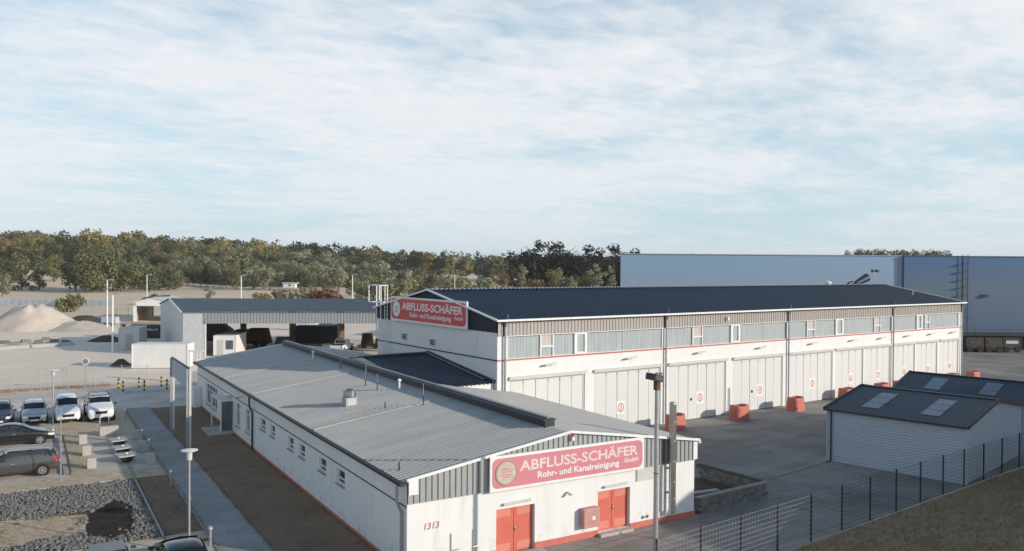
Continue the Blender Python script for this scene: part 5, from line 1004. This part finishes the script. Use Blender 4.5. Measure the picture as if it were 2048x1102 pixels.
gradmat('warehouse_panels', [(0.0, (0.30, 0.34, 0.38)), (0.45, (0.28, 0.345, 0.42)), (0.8, (0.25, 0.36, 0.49)), (1.0, (0.23, 0.37, 0.56))])
gradmat('warehouse_shade_blue', [(0.0, (0.05, 0.10, 0.20)), (0.3, (0.085, 0.135, 0.21)), (0.62, (0.10, 0.15, 0.215)), (0.85, (0.065, 0.14, 0.26)), (1.0, (0.042, 0.135, 0.31))])  # shade of the right block's face put into a darker blue
wh = thing('logistics_warehouse', 'huge flat-roofed logistics warehouse in pale grey-blue, its right block coloured darker for shade, behind the hall', 'building', DL(125, lat(1241, 125), 0), -YAW)
LBK = lat(1805, 125)-lat(1241, 125); ZT = 14.25
MB().prism([(0, 0), (LBK, 0), (LBK, 60), (14, 60)], 0, ZT).build('main_block', 'warehouse_panels', wh); MB().box(LBK+0.01, LBK+45, -0.5, 60, 0, ZT-0.03).build('office_block', 'warehouse_shade_blue', wh)
MB().prism([(-0.1, -0.12), (LBK, -0.12), (LBK, 60), (14, 60)], ZT+0.003, ZT+0.12).build('parapet', 'gutter_grey', wh); MB().box(LBK+0.02, LBK+45, -0.62, 60, ZT-0.02, ZT+0.09).build('parapet', 'roof_dull', wh)
x0 = LBK+9.3
lad = MB().bar((x0-0.4, -0.75, 1.5), (x0-0.4, -0.75, ZT+0.3), 0.08).bar((x0+0.4, -0.75, 1.5), (x0+0.4, -0.75, ZT+0.3), 0.08).build('ladder', 'dark_metal', wh)
for k in range(10): MB().box(x0-0.45, x0+0.45, -1.25, -0.8, 2.4+1.2*k, 2.45+1.2*k).build('cage_hoop', 'dark_metal', lad)
MB().box(x0-1.4, x0-0.6, -1.3, -0.55, 2.0, 5.6).build('switch_cabinet', 'container_grey', wh)
MB().tube((LBK-0.5, -0.1, 0.1), (LBK-0.5, -0.1, ZT-0.1), 0.12).build('downpipe', 'gutter_grey', wh)
MB().cbox((LBK+12.4, -0.7, 8.2), (0.9, 0.3, 0.35)).build('wall_lamp', 'dark_metal', wh); MB().box(LBK+5, LBK+45, -4.0, -0.51, 2.3, 2.55).build('dock_canopy', 'dark_metal', wh)
for k in range(9): MB().box(LBK+6+4.2*k, LBK+9+4.2*k, -0.6, -0.51, 0.2, 2.25).build('dock_door', 'container_black', wh); MB().box(LBK+5.4+4.2*k, LBK+5.6+4.2*k, -3.9, -3.7, 0, 2.3).build('canopy_post', 'dark_metal', wh)
for u in range(6): MB().box(LBK+9+5*u, LBK+9.06+5*u, -4.0, -3.94, 2.55, 3.3).build('canopy_rail_post', 'dark_metal', wh)
MB().box(LBK+5, LBK+45, -4.0, -3.96, 3.25, 3.3).build('canopy_rail', 'dark_metal', wh)
for i, (u, m) in enumerate(((1952, 'rust'), (1990, 'rust'), (2026, 'container_grey'))):
    t = machine('parked_trailer', ('dark trailer with orange markings backed to the warehouse dock nearest the hall', 'dark trailer with red markings backed to the warehouse dock', 'grey-fronted trailer at the warehouse dock by the right edge')[i], 'trailer', u, 119.0, [('box', 'container_black', [(-1.3, 1.3, 0, 3, 0.6, 2.1, 0.05)]), ('marker', m, [(-0.9, 0.9, -0.02, 0.0, 1.3, 1.75, 0.0)])]); wheels(t, (-0.8, 0.8), -0.1, 0.45)

# ------------------------------------------------------------------ trees
def leaf_cards(b, cx, cy, cz, rx, ry, rz, n, size, r, shell=0.55):
    for _ in range(n):
        while True:
            x, y, z = r.uniform(-1, 1), r.uniform(-1, 1), r.uniform(-1, 1); q = math.sqrt(x*x+y*y+z*z)
            if shell < q < 1: break
        p = Vector((cx+rx*x, cy+ry*y, cz+rz*z)); s = size*r.uniform(0.55, 1.3)
        nrm = Vector((x+r.gauss(0, .38), y+r.gauss(0, .38), z+r.gauss(0, .38)+0.1)); nrm = nrm.normalized() if nrm.length > 1e-3 else Vector((0, 0, 1))
        u = nrm.cross(Vector((r.gauss(0, 1), r.gauss(0, 1), r.gauss(0, 1)))).normalized(); v = nrm.cross(u)
        k = len(b.v); b.v += [tuple(p+u*s), tuple(p+v*s*0.8), tuple(p-u*s*0.9+v*s*0.2), tuple(p-v*s*0.75)]; b.f.append((k, k+1, k+2, k+3))
def crown_mesh(name, seed, H, Rr, style, m, n=900):
    r = random.Random(seed); b = MB()
    if style == 'round': lobes = [(r.gauss(0, .42), r.gauss(0, .42), r.uniform(.16, .86), r.uniform(.30, .50)) for _ in range(17)]
    elif style == 'column': lobes = [(r.gauss(0, .2), r.gauss(0, .2), .06+.86*i/11, (.50-.26*abs(i/11-.35))*r.uniform(.8, 1.1)) for i in range(12)]
    elif style == 'conifer': lobes = [(r.gauss(0, .10), r.gauss(0, .10), .10+.84*i/12, .62*(1-i/13.5)*r.uniform(.85, 1.1)) for i in range(13)]
    elif style == 'shrub': lobes = [(r.gauss(0, .36), r.gauss(0, .36), r.uniform(.25, .72), r.uniform(.28, .46)) for _ in range(10)]
    else: lobes = [(r.gauss(0, .4), r.gauss(0, .4), r.uniform(.30, .92), r.uniform(.22, .36)) for _ in range(17)]
    tot = sum(l[3]**2 for l in lobes)
    for x, y, z, q in lobes:
        rz_ = min(q*Rr*0.95, H*0.5) if style not in ('conifer', 'column') else max(H*0.075, q*Rr*0.75)
        leaf_cards(b, x*Rr, y*Rr, z*H, q*Rr, q*Rr, rz_, max(12, int(n*q*q/tot)), 0.045*Rr+0.18, r, 0.5)
    return b.mesh(name, m)
def trunk_mesh(seed, H, Rr, m='bark', frac=0.75):
    r = random.Random(seed); b = MB(); p = Vector((0, 0, 0)); k = 5; rad = 0.022*H
    for i in range(k):
        q = p+Vector((r.uniform(-.02, .02)*H, r.uniform(-.02, .02)*H, frac*H/k)); b.tube(p, q, rad*(1-i/k*0.8), rad*(1-(i+1)/k*0.8), n=7, cap=False); p = q
        if i >= 1:
            for _ in range(2): a = r.uniform(0, 6.28); e = q+Vector((math.cos(a)*Rr*.55, math.sin(a)*Rr*.55, H*r.uniform(.08, .18))); b.tube(q, e, rad*(.55-.09*i), rad*.12, n=5, cap=False)
    return b.mesh('trunk', m)
STY = {}
def proto(key, H, Rr, style, m, seed, n=900, bark='bark'): STY[key] = (crown_mesh('crown', seed, H, Rr, style, m, n), trunk_mesh(seed+50, H, Rr, bark), H, Rr)
for i in range(3): proto('green%d' % i, 18, 6.5, 'round', 'leaf_green', 100+i, 2200)
for i in range(3): proto('olive%d' % i, 20, 6.5, 'round', 'leaf_olive', 110+i, 2000)
for i in range(2): proto('rust%d' % i, 19, 5.5, 'round', 'leaf_rust', 120+i, 1200)
for i in range(3): proto('dark%d' % i, 20, 6.0, 'round', 'leaf_dark', 130+i, 2000)
for i in range(3): proto('silver%d' % i, 15, 5.5, 'round', 'leaf_silver', 140+i, 2200)
proto('column', 17, 5.0, 'column', 'leaf_green', 150, 1500); proto('poplar', 19, 3.2, 'column', 'leaf_silver', 151, 1200); proto('birch', 16, 4.4, 'open', 'leaf_birch', 152, 700, 'bark_pale')
proto('shaded0', 22, 6.5, 'round', 'leaf_shade', 160, 1400); proto('shaded1', 23, 6.0, 'column', 'leaf_shade', 161, 1400)  # near-black foliage: shade of the stand put into the leaf colour
proto('shrub_green', 4, 3.2, 'shrub', 'leaf_green', 170, 900); proto('shrub_silver', 5, 4.2, 'shrub', 'leaf_silver', 171, 1100); proto('shrub_red', 4, 3.0, 'shrub', 'leaf_red', 172, 800); proto('shrub_straw', 4, 3.6, 'shrub', 'straw', 173, 800); proto('shrub_rust', 4, 3.2, 'shrub', 'leaf_rust', 174, 800)
rt_ = random.Random(12)
ORD = ['leftmost', 'second from left', 'third from left', 'fourth from left', 'fifth from left', 'sixth from left', 'seventh from left', 'eighth from left', 'ninth from left', 'tenth from left', 'fourth from right', 'third from right', 'second from right', 'rightmost']
def tree(key, u, d, h, label, group, name=None, wide=1.0):
    cm, tm_, H, Rr = STY[key]; x, y, _ = DL(d, lat(u, d)); k = h/H
    t = thing(name or ('shrub' if key.startswith('shrub') else 'tree'), label, 'shrub' if key.startswith('shrub') else 'tree', (x, y, hill(x, y)-0.1), rt_.uniform(0, 6.28), group)
    t.scale = (k*wide, k*wide, k)
    link('crown', cm, t); link('trunk', tm_, t); return t
G1 = 'trees standing in the dry field'
# px, depth, height, key
for u, d, h, key, wd, lb in ((4, 300, 9, 'silver0', .9, 'pale bushy tree cut off by the left edge behind the sand heap'), (43, 372, 22, 'column', .95, 'left of two upright green trees in the field behind the sand heap'), (78, 372, 21, 'column', .95, 'right of two upright green trees in the field behind the sand heap'),
    (172, 350, 21.5, 'green0', 1.15, 'big round green tree standing left in the middle tree group of the field'), (207, 356, 21.5, 'green1', 1.15, 'big round green tree beside the tall floodlight mast'), (243, 362, 18.5, 'green2', 1.15, 'round green tree in the field left of the shelter mast'), (262, 385, 16.5, 'silver1', 1.2, 'paler round tree behind the shelter'), (298, 372, 14, 'green0', 1.3, 'low round green tree above the shelter roof'), (336, 390, 13, 'green1', 1.35, 'spreading low green tree at the right end of the field group'),
    (473, 400, 13.5, 'green2', .95, 'single dark tree beside the lamp mast at the end of the dark hedge'), (418, 300, 4.6, 'silver2', 1.2, 'small lone pale tree in the open field above the carport')):
    tree(key, u, d, h, lb, G1, wide=wd)
for u, d, h, key, wd, lb in ((20, 392, 17, 'green2', 1.1, 'round green tree between the left edge and the upright field trees'), (108, 430, 16, 'olive1', 1.0, 'yellow-green tree right of the upright field trees'), (152, 372, 18, 'green2', 1.1, 'green tree at the left shoulder of the big field group'), (190, 384, 21, 'dark0', 1.1, 'darker tree between the two big round field trees'), (225, 378, 18.5, 'green0', 1.1, 'green tree just right of the tall floodlight mast'), (280, 392, 15.5, 'green1', 1.1, 'green tree between the shelter mast and the paler tree'), (318, 396, 13, 'silver2', 1.2, 'pale low tree near the right end of the field group'), (352, 402, 12, 'green2', 1.2, 'last low green tree at the right tip of the field group'), (505, 415, 12, 'silver0', 1.2, 'pale rounded willow right of the hedge mast'), (540, 405, 13.5, 'silver1', 1.2, 'pale willow left of the white hut'), (615, 410, 14, 'silver2', 1.2, 'pale willow right of the white hut'), (645, 400, 15, 'silver0', 1.1, 'tall pale willow above the red shrub'), (678, 395, 14.5, 'silver1', 1.1, 'tall pale willow left of the right-hand lamp mast')):
    tree(key, u, d, h, lb, G1, wide=wd)
G2 = 'shrubs at the back of the storage yard'
for u, d, h, key, wd, lb in ((133, 205, 5.2, 'shrub_green', .8, 'green shrub at the right shoulder of the sand heap'), (150, 232, 4.5, 'shrub_green', .7, 'small green shrub behind the blue film wall'), (318, 246, 3.8, 'shrub_green', 1.5, 'rounded green shrub behind the timber shelter'), (528, 270, 3.4, 'shrub_straw', 1.4, 'straw-coloured shrubs behind the carport roof'), (556, 276, 4.2, 'shrub_rust', 1.0, 'rusty brown shrub behind the carport roof'), (592, 262, 5.0, 'shrub_silver', 1.3, 'pale rounded willow shrub in front of the white hut'), (625, 275, 5.4, 'shrub_straw', 1.2, 'dry straw shrub left of the red shrub'), (636, 262, 4.6, 'shrub_red', 1.0, 'dark red shrub behind the carport roof'), (658, 268, 5.6, 'shrub_rust', 1.1, 'brown shrub right of the red shrub'), (680, 270, 3.2, 'shrub_red', 1.0, 'low reddish shrub left of the lamp mast')):
    tree(key, u, d, h, lb, G2, wide=wd)
G3 = 'trees behind the workshop hall'
for u, d, h, key, wd, lb in ((716, 300, 13, 'dark0', 1, 'dark tree right of the lamp mast behind the carport'), (748, 285, 14.5, 'silver0', 1.15, 'big pale willow left of the hall ladder'), (722, 270, 9, 'silver2', 1.0, 'pale bushy tree at the foot of the big willow'), (782, 275, 8.5, 'shrub_silver', 1.2, 'pale shrub right above the red hall sign'), (800, 320, 12, 'dark1', 1.1, 'dark tree behind the ladder of the hall'), (835, 330, 12.5, 'green1', 1.1, 'dark green tree behind the gable apex of the hall'), (862, 300, 10, 'dark2', 1.0, 'low dark tree above the gable apex of the hall'), (888, 290, 12.5, 'birch', 1.0, 'pale yellow birch with a light trunk behind the hall ridge'), (918, 330, 12.5, 'rust0', 1.0, 'rusty tree between the birch and the pale shrub'), (946, 280, 9.5, 'shrub_silver', 1.25, 'pale silver shrub behind the hall ridge'), (972, 320, 13, 'dark0', 1.0, 'dark tree left of the orange-brown tree'), (1000, 295, 12, 'rust1', .95, 'orange-brown tree rising behind the hall ridge'), (1030, 330, 13.5, 'dark1', 1.0, 'dark tree right of the orange-brown tree'), (1047, 300, 14, 'poplar', 1.6, 'tall pale tree in front of the shade-coloured dark stand'), (1076, 290, 9, 'shrub_rust', 1.0, 'low brown bush behind the hall ridge'), (1110, 300, 12.5, 'olive0', 1.0, 'olive tree left of the pale bushes by the warehouse'), (1135, 285, 11, 'silver1', 1.0, 'pale bushy tree behind the hall left of the warehouse'), (1165, 295, 13, 'green2', 1.0, 'green tree left of the tall pale poplars'), (1193, 290, 14.2, 'poplar', 1.5, 'tall pale poplar left of the warehouse corner'), (1221, 285, 13.5, 'poplar', 1.3, 'pale poplar touching the warehouse corner')):
    tree(key, u, d, h, lb, G3, wide=wd)
G4 = 'tall dark trees left of the warehouse'
for i in range(14): tree(('shaded0', 'shaded1')[i % 2], 1048+16.8*i+rt_.uniform(-4, 4), 340+rt_.uniform(-8, 14), (23.5-0.13*i)+rt_.uniform(-1, 1), 'tall tree coloured near-black for shade left of the warehouse, %s of the dark stand' % ORD[i], G4, wide=rt_.uniform(1.25, 1.55))
G5 = 'trees showing above the warehouse roof'
for i in range(14): tree(('dark0', 'dark1', 'dark2')[i % 3], 1700+15.2*i, 520+rt_.uniform(-6, 6), 27.2-0.12*abs(i-5)+rt_.uniform(-.6, .6), 'dark treetop in the long clump above the warehouse roof, %s' % ORD[i], G5, wide=.85)
for u, h, lb in ((1348, 22.3, 'leftmost'), (1366, 21.6, 'second from left'), (1384, 22.8, 'third from left'), (1428, 22.4, 'rightmost')): tree('dark1', u, 520, h, 'small dark treetop over the left part of the warehouse roof, %s of four' % lb, 'treetops peeping over the warehouse', wide=.8)
# the dark hedge and the front edge of the wood
G6 = 'dark trees of the hedge in the field'
for i in range(9): tree(('dark0', 'dark2')[i % 2], 362+13*i, 430+rt_.uniform(-6, 6), 10.5+rt_.uniform(-1.5, 1), 'dark hedge tree beyond the open field, %s of nine' % (ORD[:8]+['rightmost'])[i], G6, wide=1.1)
NM = {'silver0': 'pale silvery round', 'silver1': 'pale broad silvery', 'silver2': 'pale loose silvery', 'green0': 'mid-green round', 'green1': 'mid-green broad', 'green2': 'mid-green bushy', 'poplar': 'slender pale upright', 'olive0': 'yellow-green round', 'olive1': 'yellow-green broad', 'olive2': 'yellow-green bushy', 'rust0': 'rusty brown round', 'rust1': 'rusty brown broad', 'dark0': 'dark green'}
def region(u):
    for lim, s in ((60, 'at the left edge'), (120, 'behind the upright field trees'), (180, 'left of the round field trees'), (240, 'behind the big round field trees'), (300, 'above the timber shelter'), (360, 'above the carport end'), (420, 'above the dark hedge'), (480, 'by the hedge mast'), (560, 'left of the white hut'), (640, 'above the white hut'), (720, 'above the red shrub')):
        if u < lim: return s
    return 'left of the hall ladder'
G7 = 'pale trees along the front of the wood'
for i in range(60):
    u = 352+7.0*i+rt_.uniform(-5, 5); far = 1 if i % 3 == 0 else 0
    key_ = rt_.choice(['silver0', 'silver1', 'silver2', 'green0', 'green2', 'poplar']); tree(key_, u, 455+55*far+rt_.uniform(-15, 15), 15+5*far+rt_.uniform(-2.5, 2), '%s tree of the sunny wood front %s' % (NM[key_], region(u)), G7, wide=rt_.uniform(.9, 1.2))
G8 = 'mixed autumn trees of the wood edge'
for i in range(88):
    u = -30+6.9*i+rt_.uniform(-6, 6); d = 468+rt_.uniform(0, 75)
    key_ = rt_.choice(['olive0', 'olive1', 'olive2', 'rust0', 'green2', 'green0', 'green1', 'dark0', 'olive1']); tree(key_, u, d, rt_.uniform(15, 22), '%s tree in the wood %s' % (NM[key_], region(u)), G8, wide=rt_.uniform(.9, 1.15))
# the wood behind reads as one mass
b = MB(); rw = random.Random(77); b2 = MB(); b3 = MB()
for i in range(560):
    u = rw.uniform(-60, 1300); d = rw.uniform(540, 760); x, y, _ = DL(d, lat(u, d)); z = hill(x, y); h = rw.uniform(17, 23)*(1.0 if u < 1040 else 0.95); R2 = rw.uniform(5, 7.5); t = rw.choice((b, b2, b2, b3)) if u < 560 else rw.choice((b, b, b, b2))
    for _ in range(5): leaf_cards(t, x+rw.gauss(0, .4)*R2, y+rw.gauss(0, .4)*R2, z+h*rw.uniform(.3, .92), R2*.62, R2*.62, R2*.55, 34, 1.1, rw, .5)
stuff(tag(b.build('woodland', 'leaf_dark'), 'far-off dark green wood along the skyline', 'wood')); stuff(tag(b2.build('woodland', 'leaf_olive'), 'far-off yellow-green autumn wood on the rise at the left', 'wood')); stuff(tag(b3.build('woodland', 'leaf_green'), 'far-off mid-green wood on the rise at the left', 'wood'))
b = MB()
for i in range(150):
    u = rw.uniform(-80, 2150); d = rw.uniform(1500, 2000); x, y, _ = DL(d, lat(u, d)); leaf_cards(b, x, y, hill(x, y)+7, 28, 28, 8, 26, 5.0, rw, .4)
stuff(tag(b.build('woodland', 'leaf_dark'), 'thin dark line of distant woods at the horizon', 'wood'))

# undergrowth closing the foot of the wood
b = MB()
for i in range(420):
    u = rw.uniform(-40, 900); d = 462+rw.uniform(0, 70)+(0 if u > 350 else 8); x, y, _ = DL(d, lat(u, d)); q = rw.uniform(1.8, 3.6); leaf_cards(b, x, y, hill(x, y)+q*0.6, q*1.3, q*1.3, q, 46, 0.6, rw, .5)
stuff(tag(b.build('undergrowth', 'leaf_green'), 'dense green undergrowth along the foot of the wood', 'undergrowth'))

# ------------------------------------------------------------------ gravel, grass tufts
rg = random.Random(31); b = MB()
def stone(b, x, y, z, s):
    k = len(b.v); a = rg.uniform(0, 6.28); 
    for dx, dy, dz in ((1, 0, .0), (0.1, .8, .1), (-.9, .2, .0), (-.2, -.8, .05), (.15, .05, .75), (0, 0, -.4)):
        px_, py_ = dx*math.cos(a)-dy*math.sin(a), dx*math.sin(a)+dy*math.cos(a); b.v.append((x+px_*s*rg.uniform(.7, 1.2), y+py_*s*rg.uniform(.7, 1.2), z+dz*s*rg.uniform(.7, 1.3)))
    for f in ((0, 1, 4), (1, 2, 4), (2, 3, 4), (3, 0, 4), (1, 0, 5), (2, 1, 5), (3, 2, 5), (0, 3, 5)): b.f.append(tuple(k+i for i in f))
DARK_AREA = [(5.1, 39.0), (6.1, 37.9), (6.9, 38.6), (7.15, 39.8), (7.4, 42.9), (6.7, 44.4), (5.35, 42.2)]  # outline of the dark patch, kept nearly free of stones
def inpoly(x, y, P):
    c = False
    for i in range(len(P)):
        (x1, y1), (x2, y2) = P[i], P[i-1]
        if (y1 > y) != (y2 > y) and x < (x2-x1)*(y-y1)/(y2-y1)+x1: c = not c
    return c
cnt = 0
while cnt < 6500:
    x, y = rg.uniform(-3, 7.95), rg.uniform(37.25, 48.35)
    inpatch = (x < 5.2+0.25*math.sin(y*3) and 39.1+0.3*math.sin(x*2) < y < 43.0+0.4*math.sin(x*1.3)) or inpoly(x, y, DARK_AREA)
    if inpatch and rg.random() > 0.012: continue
    X, Y, _ = W(x, y); stone(b, X, Y, 0.03, rg.uniform(.06, .165)); cnt += 1
stuff(tag(b.build('gravel', 'gravel_stone'), 'coarse grey gravel stones covering the bed beside the walkway', 'gravel'))
def tufts(name, label, m, n, sampler, hmin, hmax):
    b = MB()
    for _ in range(n):
        x, y = sampler(); h = rg.uniform(hmin, hmax)
        for _k in range(3):
            a = rg.uniform(0, 6.28); w2 = h*.09; k = len(b.v); lx, ly = math.cos(a)*h*rg.uniform(.2, .8), math.sin(a)*h*rg.uniform(.2, .8)
            b.v += [(x-math.sin(a)*w2, y+math.cos(a)*w2, 0.0), (x+math.sin(a)*w2, y-math.cos(a)*w2, 0.0), (x+lx, y+ly, h)]; b.f.append((k, k+1, k+2))
    return stuff(tag(b.build(name, m), label, 'grass'))
def bank_pt():
    while True:
        x, y = rg.uniform(25, 66), rg.uniform(8, 22)
        if y < 21.05+(x-28)*0.043 and y > 21-0.62*(x-26)-4 and y < 20.6+(x-24)*0.25+0.9: return x, y
mat('grass_dry', (0.36, 0.23, 0.12), 0.9, var=0.35, scale=0.8, col2=(0.23, 0.155, 0.085), scale2=0.5)
mat('grass_lawn', (0.26, 0.18, 0.11), 0.9, var=0.3, scale=0.8)
tufts('dry_grass', 'dry brownish grass on the bank in the lower right corner', 'grass_dry', 42000, bank_pt, .04, .13)
tufts('dry_grass', 'short brown grass on the lawn strips along the walkway and office wall', 'grass_lawn', 9000, lambda: W(*(lambda q: (rg.uniform(11.85, 15.5), rg.uniform(27, 72)) if q < .75 else (rg.uniform(8.15, 9.7), rg.uniform(37.3, 48.5)))(rg.random()))[:2], .03, .08)
tufts('dry_grass', 'yellowish grass of the patch in the middle of the gravel bed', 'straw', 2500, lambda: W(rg.uniform(-2, 5.2), rg.uniform(39.1, 42.8))[:2], .04, .12)
tufts('dry_grass', 'sparse dry grass on the sandy verges of the car park', 'straw', 3500, lambda: W(*(lambda q: (rg.uniform(5, 6.3), rg.uniform(50, 67)) if q < .45 else ((rg.uniform(-1, 9), rg.uniform(48.7, 50.4)) if q < .75 else (rg.uniform(0, 9), rg.uniform(63.7, 67.8))))(rg.random()))[:2], .03, .09)
tufts('dry_grass', 'taller straggly grass clumps scattered over the bank behind the fence', 'straw', 2600, bank_pt, .12, .28)
tufts('dry_grass', 'ragged grass along the edges of the walkway and lawn strips', 'grass_lawn', 5200, lambda: W(rg.choice((11.8, 9.84, 8.12, 15.5))+rg.gauss(0, .07), rg.uniform(30, 72))[:2], .04, .12)
tufts('dry_grass', 'weeds along the foot of the wire fence by the site road', 'straw', 600, lambda: W(rg.uniform(-3, 10), rg.gauss(88.3, .5))[:2], .08, .3)

# ------------------------------------------------------------------ thin autumn haze
hzm = bpy.data.materials.new('haze'); hzm.use_nodes = True; t = hzm.node_tree
for n in list(t.nodes): t.nodes.remove(n)
vo = t.nodes.new('ShaderNodeVolumePrincipled'); vo.inputs['Color'].default_value = (0.95, 0.92, 0.87, 1); vo.inputs['Density'].default_value = 0.00016; vo.inputs['Anisotropy'].default_value = 0.2
t.links.new(vo.outputs[0], t.nodes.new('ShaderNodeOutputMaterial').inputs['Volume'])
stuff(MB().box(-9100, 9100, -9100, 9100, -1.5, 52).build('haze', hzm))
